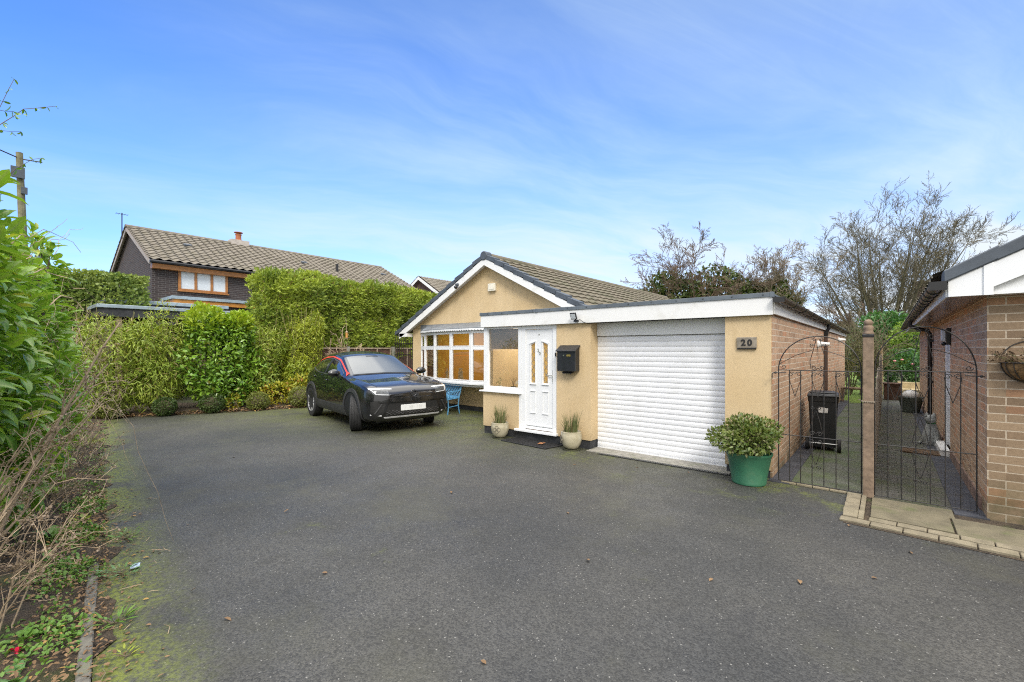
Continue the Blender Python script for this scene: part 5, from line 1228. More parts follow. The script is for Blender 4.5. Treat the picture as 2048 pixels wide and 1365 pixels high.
# picket boundary between the two side paths
F = thing('picket_fence', 'narrow pale slatted fence running back between the two side paths', 'fence', (-.11, 12, 0))
pk = pm('pale_picket', (.34, .30, .24), .85, var=.25, scale=8, dirt=(.16, .12, .07), damt=.6); pk2 = pm('cream_picket', (.38, .28, .15), .85, var=.3, scale=8, dirt=(.2, .08, .04), damt=.5)
w = MB(); y = 6.35
while y < 16.4:
    h = 1.02+.05*math.sin(y*2)+(.16 if y > 8.5 else 0)+(.2 if y > 12 else 0); w.box(-.122, -.104, y, y+.085, .05, h); y += .125
w.build('pickets', pk, F)
w = MB(); y = 16.6
while y < 25: h = 1.55+random.uniform(-.1, .12); w.box(-.13, -.10, y, y+.10, .05, h); y += .14
w.build('tall_pickets', pk2, F)
w = MB(); w.box(-.140, -.1225, 6.35, 25, .30, .37); w.box(-.140, -.1225, 6.35, 25, .82, .89); w.build('rail', pk, F)
T = thing('planter_box', 'dark brown wooden planter box at the far end of the path by the slatted fence', 'planter', (.12, 18.3, 0))
w = MB(); w.box(-.06, .34, 18.1, 18.5, .005, .48); w.box(-.09, .37, 18.07, 18.53, .481, .52); w.build('box_body', fm, T, bev=.01)
T = thing('garden_step', 'pale sandstone garden steps beyond the path', 'steps', (.6, 20.4, 0))
w = MB(); w.box(.2, 1.3, 20.02, 20.6, 0, .22); w.box(.3, 1.3, 20.61, 21.2, 0, .42); w.build('stone', pm('sandstone', (.42, .34, .20), .9, var=.25), T)
T = thing('garden_rail', 'low rustic wooden rail across the end of the left side path', 'fence', (-.6, 16.6, 0))
w = MB(); w.tube([(-1.1, 16.6, .42), (-.15, 16.62, .40)], .04, 8); w.tube([(-1.0, 16.6, .0), (-1.0, 16.6, .42)], .035, 8); w.tube([(-.3, 16.6, .0), (-.3, 16.6, .42)], .035, 8); w.build('log', M['timber'], T)
# ================================================================ VEGETATION
def unit(a): return a/np.maximum(1e-9, np.linalg.norm(a, axis=1, keepdims=True))
LEAF = {
 'diamond': (np.array([(0,0,0),(.45,-.5,.06),(1,0,0),(.45,.5,.06)], float), [(0,1,2,3)]),
 'lance': (np.array([(0,0,0),(.35,-.5,.0),(1,0,-.12),(.35,.5,.0)], float), [(0,1,2,3)]),
 'oval': (np.array([(0,0,0),(.28,-.42,.10),(.68,-.46,.06),(1,0,-.10),(.68,.46,.06),(.28,.42,.10),(.5,0,.0)], float), [(0,1,6,5),(1,2,6),(2,3,6),(3,4,6),(4,5,6)]),
 'laurel': (np.array([(0,0,0),(.08,-.03,.0),(.08,.03,.0),(.25,-.36,.10),(.25,0,.02),(.25,.36,.10),(.55,-.5,.09),(.55,0,.01),(.55,.5,.09),(.82,-.30,.02),(.82,0,-.05),(.82,.30,.02),(1,0,-.14)], float),
   [(0,1,2),(1,3,4,2),(2,4,5),(3,6,7,4),(4,7,8,5),(6,9,10,7),(7,10,11,8),(9,12,10),(10,12,11)]),
 'frond': (np.array([(0,0,0),(.3,-.12,.02),(.35,-.5,.0),(.5,-.14,.0),(.65,-.42,-.03),(.72,-.1,-.02),(1,0,-.1),(.72,.1,-.02),(.65,.42,-.03),(.5,.14,.0),(.35,.5,.0),(.3,.12,.02)], float),
   [(0,1,3,9,11),(1,2,3),(3,4,5),(3,5,7,9),(5,6,7),(7,8,9),(9,10,11)]),
}
def leaves(Pp, D, Nn, L, Wd, shape):
    """one mesh of N leaves: arrays of roots, directions, up-normals, lengths, widths -> vertices, faces"""
    T, F_ = LEAF[shape]; N = len(Pp); D = unit(D); Sd = np.cross(D, Nn); bad = np.linalg.norm(Sd, axis=1) < 1e-4; Sd[bad] = (1, 0, 0); Sd = unit(Sd); U = np.cross(Sd, D)
    V = Pp[:, None, :]+D[:, None, :]*(T[None, :, 0:1]*L[:, None, None])+Sd[:, None, :]*(T[None, :, 1:2]*Wd[:, None, None])+U[:, None, :]*(T[None, :, 2:3]*L[:, None, None])
    k = len(T); lens = np.array([len(f) for f in F_]); idx = np.concatenate([np.array(f) for f in F_])
    loops = (np.arange(N)[:, None]*k+idx[None, :]).ravel(); return V.reshape(-1, 3), loops, np.tile(lens, N)
def leafobj(name, parts, mat, parent=None, off=None, smooth=False):
    o3 = np.array(off if off is not None else (OFF[parent.name] if parent else (0, 0, 0)), float)
    Vs, Ls, Ns, n = [], [], [], 0
    for V, lp, ln in parts: Vs.append(V); Ls.append(lp+n); Ns.append(ln); n += len(V)
    V = np.concatenate(Vs)-o3; lp = np.concatenate(Ls); ln = np.concatenate(Ns)
    me = bpy.data.meshes.new(name); me.vertices.add(len(V)); me.vertices.foreach_set('co', V.ravel().astype(np.float32))
    me.loops.add(len(lp)); me.loops.foreach_set('vertex_index', lp.astype(np.int32)); me.polygons.add(len(ln))
    st = np.concatenate([[0], np.cumsum(ln)[:-1]]); me.polygons.foreach_set('loop_start', st.astype(np.int32)); me.polygons.foreach_set('loop_total', ln.astype(np.int32))
    me.update(calc_edges=True); me.validate()
    if smooth: me.polygons.foreach_set('use_smooth', np.ones(len(ln), bool))
    return link_mesh(name, me, mat, parent)
def rv(n): return unit(RNG.normal(size=(n, 3)))
def clump_noise(Pp, sc, seed):
    r = np.random.default_rng(seed); out = np.zeros(len(Pp))
    for k in range(5): q = r.normal(size=3)*sc; out += np.sin(Pp@q+r.uniform(0, 6.28))
    return out/5
def blob_pts(n, c, rad, shell=.45, seed=1, lump=.22, lsc=2.2, zmin=.03):
    """points in a lumpy ellipsoid, mostly near its surface, with gaps where the lumps fall away"""
    d = rv(n); k = 1+lump*clump_noise(d*np.array(rad), lsc, seed)*1.6
    r = (shell+(1-shell)*RNG.random(n)**.6)*k
    P = np.array(c)+d*np.array(rad)*r[:, None]; keep = P[:, 2] > zmin; return P[keep], d[keep]
def shrub(name, label, cat, base, blobs, n, mat, shape, L, Wd, droop=0., out=.7, group=None, stems=10, seed=1, stem_mat=None, up=.25, lump=.22, part='foliage', smooth=False, jit=.8):
    T = thing(name, label, cat, base, group=group); parts = []
    tot = sum(r[0]*r[1]+r[1]*r[2]+r[0]*r[2] for c, r in blobs)
    for i, (c, r) in enumerate(blobs):
        m = int(n*(r[0]*r[1]+r[1]*r[2]+r[0]*r[2])/tot); P, d = blob_pts(m, c, r, seed=seed+i, lump=lump)
        D = d*out+rv(len(P))*jit+np.array([0, 0, up-droop]); N_ = unit(rv(len(P))*.8+np.array([0, 0, 1.])+d*.5)
        s_ = RNG.uniform(.6, 1.25, len(P)); parts.append(leaves(P, D, N_, L*s_, Wd*s_, shape))
    leafobj(part, parts, mat, T, smooth=smooth)
    if stems:
        a = MB(); b0 = Vector(base)
        for k in range(stems):
            c, r = random.choice(blobs); q = Vector(c)+Vector((random.uniform(-.6, .6)*r[0], random.uniform(-.6, .6)*r[1], random.uniform(-.1, .7)*r[2]))
            s0 = b0+Vector((random.uniform(-.15, .15), random.uniform(-.15, .15), 0)); a.tube([s0, s0.lerp(q, .5)+Vector((random.uniform(-.08, .08), random.uniform(-.08, .08), .05)), q], [.018, .012, .005], 5)
        a.build('stems', stem_mat or M['bark'], T)
    return T
M['bark'] = pm('brown_bark', (.11, .085, .055), .9, var=.3, scale=10, bump=.5, bscale=40)
M['bark_g'] = pm('green_grey_bark', (.115, .10, .06), .9, var=.3, scale=3, bump=.5, bscale=20)
M['twig'] = pm('pale_dry_twig', (.33, .25, .165), .9, var=.3, scale=12)
M['twig_b'] = pm('brown_twig', (.13, .09, .06), .9, var=.3, scale=5)
conif = leafmat('conifer_spray', (.08, .145, .02), (.40, .48, .055), (.16, .12, .04), nscale=1.0, dead=.04, rough=.6)
clip = leafmat('clipped_hedge_leaf', (.10, .17, .035), (.28, .34, .07), nscale=1.6)
laur = leafmat('laurel_leaf', (.075, .19, .022), (.26, .40, .045), (.20, .20, .03), nscale=1.5, dead=.03, rough=.27, spec=.5, trans=.2)
laur_y = leafmat('young_laurel_leaf', (.20, .34, .025), (.40, .48, .05), nscale=2, rough=.3, trans=.3)
bamb = leafmat('bamboo_leaf', (.15, .235, .03), (.40, .47, .07), (.30, .24, .09), nscale=1.4, dead=.07, trans=.3)
bamb_y = leafmat('yellow_bamboo_leaf', (.18, .27, .022), (.42, .44, .05), nscale=1.6, trans=.3)
yel = leafmat('yellowing_leaf', (.24, .28, .025), (.46, .38, .035), (.26, .12, .02), nscale=2.5, dead=.15, trans=.3)
boxm = leafmat('box_leaf', (.035, .070, .015), (.085, .125, .03), nscale=4)
boxm2 = leafmat('olive_box_leaf', (.11, .14, .025), (.20, .22, .05), nscale=4)
everg = leafmat('dark_evergreen_leaf', (.035, .065, .018), (.12, .155, .045), nscale=.7)
garden = leafmat('garden_shrub_leaf', (.035, .11, .03), (.10, .22, .06), nscale=.8)
garden_y = leafmat('bright_shrub_leaf', (.11, .21, .025), (.25, .35, .04), nscale=.8)
veri = leafmat('mottled_evergreen_leaf', (.055, .105, .02), (.20, .235, .06), (.20, .20, .10), nscale=6, dead=.12, rough=.35)

# ---- conifer hedge (one clipped row)
def hedge(name, label, x0, x1, y0, y1, z0, z1, n, mat, L, Wd, shape='frond', seed=3, bulge=.16, core=(.035, .06, .014)):
    T = thing(name, label, 'hedge', ((x0+x1)/2, (y0+y1)/2, 0)); S_ = []
    A = [('xp', (y1-y0)*(z1-z0)), ('yn', (x1-x0)*(z1-z0)), ('top', (x1-x0)*(y1-y0)), ('yp', (x1-x0)*(z1-z0)*.4), ('xn', (y1-y0)*(z1-z0)*.3)]; tot = sum(a for _, a in A)
    Ps, Ds = [], []
    for f_, a in A:
        m = int(n*a/tot); u_, v_, dp = RNG.random(m), RNG.random(m), RNG.random(m)**1.5*.28
        if f_ == 'xp': P = np.stack([np.full(m, x1)-dp, y0+u_*(y1-y0), z0+v_*(z1-z0)], 1); d = np.array([1, 0, 0.])
        elif f_ == 'xn': P = np.stack([np.full(m, x0)+dp, y0+u_*(y1-y0), z0+v_*(z1-z0)], 1); d = np.array([-1, 0, 0.])
        elif f_ == 'yn': P = np.stack([x0+u_*(x1-x0), np.full(m, y0)+dp, z0+v_*(z1-z0)], 1); d = np.array([0, -1., 0])
        elif f_ == 'yp': P = np.stack([x0+u_*(x1-x0), np.full(m, y1)-dp, z0+v_*(z1-z0)], 1); d = np.array([0, 1., 0])
        else: P = np.stack([x0+u_*(x1-x0), y0+v_*(y1-y0), np.full(m, z1)-dp], 1); d = np.array([0, 0, 1.])
        k = clump_noise(P, 2.4, seed)+.6*clump_noise(P, 6, seed+1); P = P+d*(k*bulge)[:, None]; Ps.append(P); Ds.append(np.tile(d, (m, 1)))
    P = np.concatenate(Ps); d = np.concatenate(Ds)
    D = d*.7+rv(len(P))*.75+np.array([0, .25, .40]); N_ = unit(d+rv(len(P))*.6); s_ = RNG.uniform(.55, 1.3, len(P))
    leafobj('foliage', [leaves(P, D, N_, L*s_, Wd*s_, shape)], mat, T)
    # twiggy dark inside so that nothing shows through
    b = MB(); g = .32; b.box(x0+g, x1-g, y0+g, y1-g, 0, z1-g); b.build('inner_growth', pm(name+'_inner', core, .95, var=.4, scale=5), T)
    return T
hedge('conifer_hedge', 'tall clipped conifer hedge above the fence, behind the car', -15.4, -14.02, 5.55, 13.6, 1.0, 3.80, 62000, conif, .165, .06, bulge=.30)
hedge('clipped_hedge', 'square clipped green hedge beside the gable of the dark brick house', -18.6, -17.0, -2.5, 3.4, 1.2, 3.72, 30000, clip, .10, .065, 'diamond', seed=8, bulge=.05)

# ---- shrubs along the back bed, one by one
def culms(T, base, n, h, spread, mat):
    a = MB()
    for _ in range(n):
        an = random.uniform(0, 6.28); r_ = random.uniform(0, .25); x, y = base[0]+r_*math.cos(an), base[1]+r_*math.sin(an); le = random.uniform(.1, spread)
        a.tube([(x, y, 0), (x+le*.35*math.cos(an), y+le*.35*math.sin(an), h*.6), (x+le*math.cos(an), y+le*math.sin(an), h*random.uniform(.85, 1.05))], [.010, .008, .003], 4)
    a.build('culms', mat, T)
cane = pm('bamboo_cane', (.22, .20, .07), .6, var=.3)
def bamboo(label, base, blobs, n, mat, L=.15, Wd=.024, seed=1, spread=.5, h=None):
    T = shrub('bamboo', label, 'bamboo', base, blobs, n, mat, 'lance', L, Wd, droop=.45, out=.5, stems=0, seed=seed, up=0, lump=.30)
    culms(T, base, 26, h or max(c[2]+r[2] for c, r in blobs), spread, cane); return T
bamboo('tangled olive green bamboo at the left end of the back bed', (-13.7, 2.1, 0), [((-13.7, 1.95, 1.32), (.66, .75, 1.10)), ((-13.5, 1.5, .9), (.5, .6, .75)), ((-13.6, 2.6, 1.75), (.55, .5, .58))], 6500, bamb, seed=5)
bamboo('dense bamboo clump between the olive bamboo and the glossy laurel in the back bed', (-13.75, 3.0, 0), [((-13.7, 3.0, 1.22), (.58, .62, 1.14)), ((-13.45, 2.75, .8), (.42, .5, .62))], 5200, bamb, seed=15)
T = shrub('laurel_shrub', 'glossy green laurel bush with bright new tips in the middle of the back bed', 'shrub', (-13.5, 4.1, 0), [((-13.4, 4.05, 1.05), (.72, .80, 1.05)), ((-13.45, 3.9, 2.0), (.50, .42, .52)), ((-13.4, 4.55, 1.95), (.50, .38, .50)), ((-13.02, 4.2, .66), (.38, .62, .55)), ((-13.3, 4.85, 1.0), (.42, .45, .75))], 6200, laur, 'oval', .125, .058, out=.6, seed=9, stems=14, lump=.25)
P, d = blob_pts(900, (-13.42, 3.85, 2.25), (.42, .40, .38), seed=4); P2, d2 = blob_pts(900, (-13.4, 4.6, 2.22), (.42, .34, .36), seed=6); P = np.concatenate([P, P2]); d = np.concatenate([d, d2]); s_ = RNG.uniform(.7, 1.2, len(P))
leafobj('new_tips', [leaves(P, d*.5+rv(len(P))*.6+np.array([0, 0, .6]), unit(rv(len(P))*.7+np.array([0, 0, 1.])), .13*s_, .06*s_, 'oval')], laur_y, T)
bamboo('pale feathery bamboo between the laurel bush and the tall yellow bamboo', (-13.6, 5.2, 0), [((-13.5, 5.1, 1.0), (.55, .55, .95)), ((-13.65, 5.4, 1.65), (.45, .5, .5)), ((-13.25, 5.05, .75), (.36, .5, .45))], 5200, bamb, seed=25)
bamboo('tall bright yellow green bamboo to the left of the car', (-13.5, 6.35, 0), [((-13.5, 6.35, 1.15), (.50, .55, 1.1)), ((-13.5, 6.5, 1.95), (.38, .42, .55)), ((-13.35, 6.7, 2.35), (.22, .22, .42)), ((-13.2, 6.1, .8), (.38, .4, .6))], 6800, bamb_y, L=.13, Wd=.024, seed=35)
bamboo('wispy bamboo behind the pale feathery bamboo, against the conifer hedge', (-14.25, 5.75, 0), [((-14.2, 5.75, 1.7), (.45, .45, .95)), ((-14.3, 5.4, 2.0), (.35, .35, .5))], 3000, bamb, seed=45)
shrub('yellow_shrub', 'low yellow leaved shrub in front of the tall bamboo near the car', 'shrub', (-12.75, 5.5, 0), [((-12.75, 5.35, .35), (.35, .55, .34)), ((-12.65, 5.95, .45), (.30, .42, .36)), ((-12.9, 6.6, .5), (.3, .5, .42))], 1500, yel, 'oval', .085, .045, seed=51, stems=14)
shrub('yellow_shrub', 'small bright yellow seedling at the foot of the glossy laurel', 'shrub', (-12.72, 4.25, 0), [((-12.70, 4.25, .22), (.12, .14, .22))], 130, yel, 'oval', .075, .034, seed=52, stems=5)
for i, (x, y, r_, mt, lab) in enumerate([(-13.35, 2.0, .24, boxm2, 'loose olive clipped ball at the left end of the back bed'), (-12.98, 2.90, .24, boxm, 'dark clipped box ball, second from the left along the back bed'), (-12.72, 3.78, .26, boxm, 'dark clipped box ball directly in front of the glossy laurel'),
        (-12.42, 4.72, .25, boxm2, 'olive clipped box ball right of the glossy laurel'), (-12.15, 5.70, .31, boxm2, 'largest olive clipped box ball beside the rear of the car')]):
    T = thing('box_ball', lab, 'topiary', (x, y, 0), group='clipped balls along the back bed'); P, d = blob_pts(2300, (x, y, r_*.92), (r_, r_, r_*.92), shell=.72, seed=60+i, lump=.05)
    s_ = RNG.uniform(.6, 1.2, len(P)); leafobj('foliage', [leaves(P, d*.8+rv(len(P))*.7, unit(d+rv(len(P))*.5), .042*s_, .026*s_, 'diamond')], mt, T)
    a = MB(); a.ball((x, y, r_*.9), r_*.70, 12, .9); a.tube([(x, y, 0), (x, y, .2)], .02, 6); a.build('stem', M['bark'], T)
# ---- bare sapling with a bird feeder
def branch(b, p, d, L, r, lvl, maxl, cfg, twigs=None):
    n = max(3, int(L/cfg['seg'])+2); pts = [p.copy()]; rs = [r]; q = p.copy(); dd = d.normalized()
    for i in range(n):
        dd = (dd+Vector((random.gauss(0, 1), random.gauss(0, 1), random.gauss(0, 1)))*cfg['wob']*(.5 if lvl == 0 else 1)+Vector((0, 0, cfg['up'] if lvl else cfg['up']*.3))).normalized()
        q = q+dd*(L/n); pts.append(q.copy()); rs.append(max(cfg['rmin']*.8, r*(1-(1-(cfg['tap'] if lvl > 1 else .07))*(i+1)/n)))
    b.tube(pts, rs, 8 if lvl == 0 else 5 if lvl == 1 else 4 if lvl == 2 else 3, cap=lvl < 2)
    if lvl >= maxl: return
    k = cfg['kids'][lvl]
    for c in range(k):
        f = cfg['start'][lvl]+(1-cfg['start'][lvl])*(c+random.random()*.9)/k; f = min(f, .985); s_ = f*n; i = min(int(s_), n-1); pp = pts[i].lerp(pts[i+1], s_-i)
        dr_ = (pts[i+1]-pts[i]).normalized(); az = random.uniform(0, 6.28)+c*2.4; o = dr_.orthogonal().normalized(); o2 = dr_.cross(o); an = R(cfg['ang'][lvl]*random.uniform(.7, 1.25))
        nd = dr_*math.cos(an)+(o*math.cos(az)+o2*math.sin(az))*math.sin(an)
        branch(b, pp, nd, L*cfg['len'][lvl]*random.uniform(.65, 1.15)*(1-.30*f), max(cfg['rmin'], rs[i]*cfg['rad'][lvl]), lvl+1, maxl, cfg)
T = thing('sapling', 'thin bare sapling between the bamboo and the car roof', 'tree', (-12.95, 7.25, 0)); a = MB(); random.seed(21)
for (dx, dy, L_, r_) in ((0, 0, 1.5, .028), (.05, .03, 1.35, .022)):
    branch(a, Vector((-12.95+dx, 7.25+dy, 0)), Vector((dx, dy+.02, 1)), L_, r_, 0, 3, dict(seg=.16, wob=.09, up=.06, tap=.6, kids=[8, 4, 3], start=[.35, .25, .2], ang=[58, 45, 40], len=[.75, .55, .5], rad=[.6, .65, .65], rmin=.008))
a.build('trunk', M['twig'], T)
T = thing('bird_feeder', 'small amber bird feeder hanging in the bare sapling', 'bird feeder', (-12.82, 7.42, 1.95))
a = MB(); a.lathe([(.035, 1.92), (.038, 1.93), (.036, 2.08), (.036, 2.085)], (-12.82, 7.42, 0), 12); a.build('tube', pm('amber_seed', (.45, .22, .05), .6, var=.4, scale=60), T)
a = MB(); a.lathe([(.045, 2.086), (.03, 2.11), (.004, 2.14)], (-12.82, 7.42, 0), 12); a.lathe([(.04, 1.90), (.04, 1.919)], (-12.82, 7.42, 0), 12); a.tube([(-12.82, 7.42, 2.13), (-12.84, 7.40, 2.55)], .006, 4); a.build('cap', M['twig'], T)

# ---- bare garden trees on the right
def tree(name, label, base, mat, seed, trunks, cfg, maxl=4, group=None):
    random.seed(seed); T = thing(name, label, 'tree', base, group=group); a = MB(); b0 = Vector(base)
    for (dx, dy, L_, r_, lx, ly) in trunks: branch(a, b0+Vector((dx, dy, 0)), Vector((lx, ly, 1)), L_, r_, 0, maxl, cfg)
    print(name, len(a.v)); a.build('trunk', mat, T); return T
big = dict(seg=.5, wob=.05, up=.028, tap=.26, kids=[8, 7, 6, 3], start=[.28, .18, .10, .10], ang=[34, 36, 38, 38], len=[.38, .60, .52, .62], rad=[.46, .52, .55, .6], rmin=.0095)
random.seed(12); limbs = []
for i in range(17):
    ln_ = .68*math.sqrt((i+.3)/17); az_ = i*2.39996+.6; limbs.append((.35*ln_*math.cos(az_), .35*ln_*math.sin(az_), 10.3-2.6*ln_+random.uniform(-.4, .3), .17-.08*ln_, ln_*math.cos(az_), ln_*math.sin(az_)))
tree('bare_tree', 'large spreading bare tree with many upright limbs behind the gates', (-.1, 38.8, 0), M['bark_g'], 31, limbs, big)
mid = dict(seg=.5, wob=.09, up=.03, tap=.4, kids=[10, 8, 6, 5], start=[.30, .2, .15, .15], ang=[48, 44, 42, 40], len=[.58, .58, .52, .5], rad=[.5, .55, .55, .6], rmin=.012)
tree('bare_tree', 'open branched bare tree rising from the evergreens above the garage roof', (-9.3, 28.7, 0), M['twig_b'], 41, [(0, 0, 6.6, .16, 0, 0), (.3, .1, 6.0, .12, .25, .15), (-.3, 0, 5.8, .11, -.2, -.1)], mid)
fine = dict(seg=.5, wob=.10, up=.05, tap=.4, kids=[11, 8, 6, 5], start=[.25, .2, .15, .15], ang=[42, 44, 42, 40], len=[.50, .58, .52, .5], rad=[.5, .55, .55, .6], rmin=.011)
tree('bare_tree', 'fine twigged bare tree above the right end of the garage roof', (-5.2, 32.2, 0), pm('reddish_twig', (.20, .165, .115), .9, var=.25), 43, [(0, 0, 6.4, .15, 0, 0), (.3, .2, 5.8, .11, .22, .15), (-.3, 0, 5.6, .10, -.2, -.1)], fine)
tree('bare_tree', 'small bare fruit tree between the brick garage and the big tree', (-1.75, 28, 0), M['twig_b'], 47, [(0, 0, 3.2, .09, .05, 0), (.15, 0, 2.8, .07, .3, .1)], dict(fine, rmin=.012, up=.10), maxl=3)
for i, (base, blobs, n, lab) in enumerate([((-10.6, 29, 0), [((-10.6, 29, 4.55), (1.9, 1.5, 2.0)), ((-11.4, 28.4, 3.5), (1.5, 1.2, 1.6))], 4200, 'rounded dark evergreen behind the left end of the garage roof'),
        ((-8.2, 31, 0), [((-8.2, 31, 4.6), (2.2, 1.6, 2.1)), ((-9.5, 30.5, 3.8), (1.8, 1.4, 1.8))], 4600, 'wide dark evergreen in the middle above the garage roof'),
        ((-5.9, 32.5, 0), [((-5.9, 32.5, 4.2), (1.8, 1.5, 2.0))], 3000, 'dark evergreen under the fine twigged tree at the right end of the garage roof'),
        ((-15.6, 30.5, 0), [((-15.6, 30.5, 4.3), (.9, .9, 1.3))], 900, 'small evergreen top just over the bungalow roof')]):
    T = shrub('evergreen_tree', lab, 'tree', base, blobs, int(n*1.5), everg, 'oval', .26, .15, out=.6, seed=70+i, stems=8, lump=.30, part='crown', group='evergreens behind the garage')
# garden shrubs at the ends of the passages
shrub('garden_shrub', 'tall deep green bush beyond the paths, behind the gate post', 'shrub', (.15, 26, 0), [((.15, 26, 2.0), (1.5, 1.1, 1.35)), ((-.2, 25.6, 1.2), (1.2, .9, 1.1))], 7500, garden, 'oval', .16, .085, seed=81, stems=10)
shrub('garden_shrub', 'bright green rounded bush beyond the path, beside the right bungalow', 'shrub', (.95, 24.2, 0), [((.95, 24.2, 1.75), (.85, .8, 1.0))], 4200, garden_y, 'diamond', .11, .055, seed=82, stems=10)
T = shrub('camellia', 'dark leaved camellia with a few pink flowers at the end of the path', 'shrub', (.55, 21.6, 0), [((.45, 21.6, .95), (.75, .6, .7)), ((.95, 21.3, .7), (.45, .5, .7))], 2600, garden, 'oval', .10, .055, seed=83, stems=10)
pet = pm('pink_petal', (.55, .22, .24), .6)
for (x, y, z) in ((.22, 21.0, 1.15), (.42, 20.95, 1.2), (.7, 21.0, 1.05)): a = MB(); a.ball((x, y, z), .045, 8, .7); a.build('flower', pet, T)
T = thing('twiggy_shrub', 'grey leafless shrub between the brick garage wall and the gate post', 'shrub', (-.75, 19.5, 0)); a = MB(); random.seed(5)
for k in range(16): branch(a, Vector((-.75+random.uniform(-.6, .55), 19.5+random.uniform(-1, 1.2), 0)), Vector((random.uniform(-.25, .25), random.uniform(-.2, .2), 1)), random.uniform(1.7, 2.6), .022, 0, 2, dict(fine, kids=[9, 6, 4, 3], up=.05, rmin=.007))
a.build('branches', pm('olive_twig', (.13, .115, .06), .9, var=.3), T)
P, d = blob_pts(1800, (-.7, 19.5, 1.1), (.7, 1.2, 1.1), shell=.1, seed=88); s_ = RNG.uniform(.6, 1.2, len(P)); leafobj('remaining_leaves', [leaves(P, rv(len(P)), rv(len(P)), .06*s_, .035*s_, 'diamond')], leafmat('olive_leaf', (.07, .08, .02), (.17, .16, .05), nscale=2), T)
hedge('garden_hedge', 'dull green hedge at the back of the gardens', -30, 14, 44, 46, 0.0, 3.2, 9000, everg, .4, .22, 'oval', seed=90, bulge=.5)
# shrub in the green tub
P, d = blob_pts(4200, (gx, gy, .545), (.335, .33, .195), shell=.4, seed=95, lump=.42, lsc=9); keep = P[:, 2] > .36; P, d = P[keep], d[keep]; s_ = RNG.uniform(.6, 1.25, len(P))
leafobj('foliage', [leaves(P, d*.8+rv(len(P))*.6+np.array([0, 0, .3]), unit(rv(len(P))*.6+d+np.array([0, 0, .6])), .048*s_, .022*s_, 'oval')], veri, GREEN_TUB)
a = MB()
for k in range(46):
    an = random.uniform(0, 6.28); r_ = random.uniform(.05, .34); e = Vector((gx+r_*math.cos(an), gy+r_*math.sin(an), random.uniform(.44, .64))); s0 = Vector((gx+.3*r_*math.cos(an), gy+.3*r_*math.sin(an), .31)); a.tube([s0, s0.lerp(e, .6)+Vector((0, 0, .02)), e], [.005, .004, .002], 4)
a.build('stems', M['bark'], GREEN_TUB)
# ================================================================ LEFT FOREGROUND BED
nearl = None
def near_leaf_mat():
    m_, t, b, o = newmat('cherry_laurel_leaf'); co = obj_co(t); rnd = t.new('ShaderNodeNewGeometry').outputs['Random Per Island']
    at = t.new('ShaderNodeAttribute', attribute_name='across').outputs['Fac']
    k = t.m('ADD', t.m('MULTIPLY', rnd, .65), t.m('MULTIPLY', t.ramp(t.noise(co, 1.3, 3), .35, .65), .35))
    col = t.mix(k, (.085, .215, .024), (.29, .45, .05)); col = t.mix(t.m('GREATER_THAN', rnd, .955), col, (.32, .36, .04))
    col = t.mix(t.ramp(at, .14, .02), col, (.26, .37, .09))
    t.put(b.inputs['Base Color'], col); b.inputs['Roughness'].default_value = .30; b.inputs['Specular IOR Level'].default_value = .5
    t.put(b.inputs['Normal'], t.bump(t.noise(co, 45, 3), .15, .004))
    tl = t.new('ShaderNodeBsdfTranslucent', {'Color': t.mix(1, col, (1.3, 1.3, .6), 'MULTIPLY')})
    t.l.new(t.new('ShaderNodeMixShader', {0: .32, 1: b.outputs[0], 2: tl.outputs[0]}).outputs[0], o.inputs[0]); return m_
nearl = near_leaf_mat()
T = thing('laurel_hedge', 'big glossy cherry laurel filling the left edge of the foreground bed', 'hedge', (-5.5, 0, 0)); parts = []
stemsb = MB(); random.seed(3)
lb = [((-3.45, -.17, 1.98), (.46, .36, .62), 520), ((-3.85, -.26, 1.62), (.62, .44, .76), 800), ((-4.7, -.06, 1.48), (.75, .50, 1.06), 1300), ((-5.7, .10, 1.30), (.85, .52, 1.28), 1600), ((-6.75, .27, 1.24), (.9, .50, 1.24), 1500), ((-4.95, .12, .75), (.55, .36, .45), 380), ((-6.4, .42, 2.35), (.26, .16, .36), 130), ((-8.0, .35, 1.05), (.95, .58, 1.05), 1400), ((-9.4, .5, 1.0), (1.0, .55, 1.0), 1000), ((-6.9, .25, 2.05), (.28, .25, .42), 150)]
for i, (c, r, n) in enumerate(lb):
    n = int(n*1.9)
    P, d = blob_pts(n, c, r, shell=.5, seed=100+i, lump=.20, lsc=3); s_ = RNG.uniform(.55, 1.2, len(P))
    P[:, 1] -= .05; D = d*.55+rv(len(P))*.65+np.array([.1, .1, .15]); N_ = unit(rv(len(P))*.45+np.array([0, .1, 1.])+d*.35); parts.append(leaves(P, D, N_, .145*s_, .053*s_, 'laurel'))
    for k in range(9):
        q = Vector(c)+Vector((random.uniform(-.6, .6)*r[0], random.uniform(-.5, .5)*r[1], random.uniform(.1, .85)*r[2])); s0 = Vector((c[0]+random.uniform(-.3, .3), c[1]-.1+random.uniform(-.1, .1), 0)); stemsb.tube([s0, s0.lerp(q, .5)+Vector((random.uniform(-.1, .1), 0, .1)), q], [.018, .013, .005], 6)
fo = leafobj('foliage', parts, nearl, T, smooth=True)
nl = len(fo.data.vertices)//13; at = fo.data.attributes.new('across', 'FLOAT', 'POINT'); at.data.foreach_set('value', np.tile(np.abs(LEAF['laurel'][0][:, 1]), nl).astype(np.float32))
stemsb.build('stems', M['bark'], T)

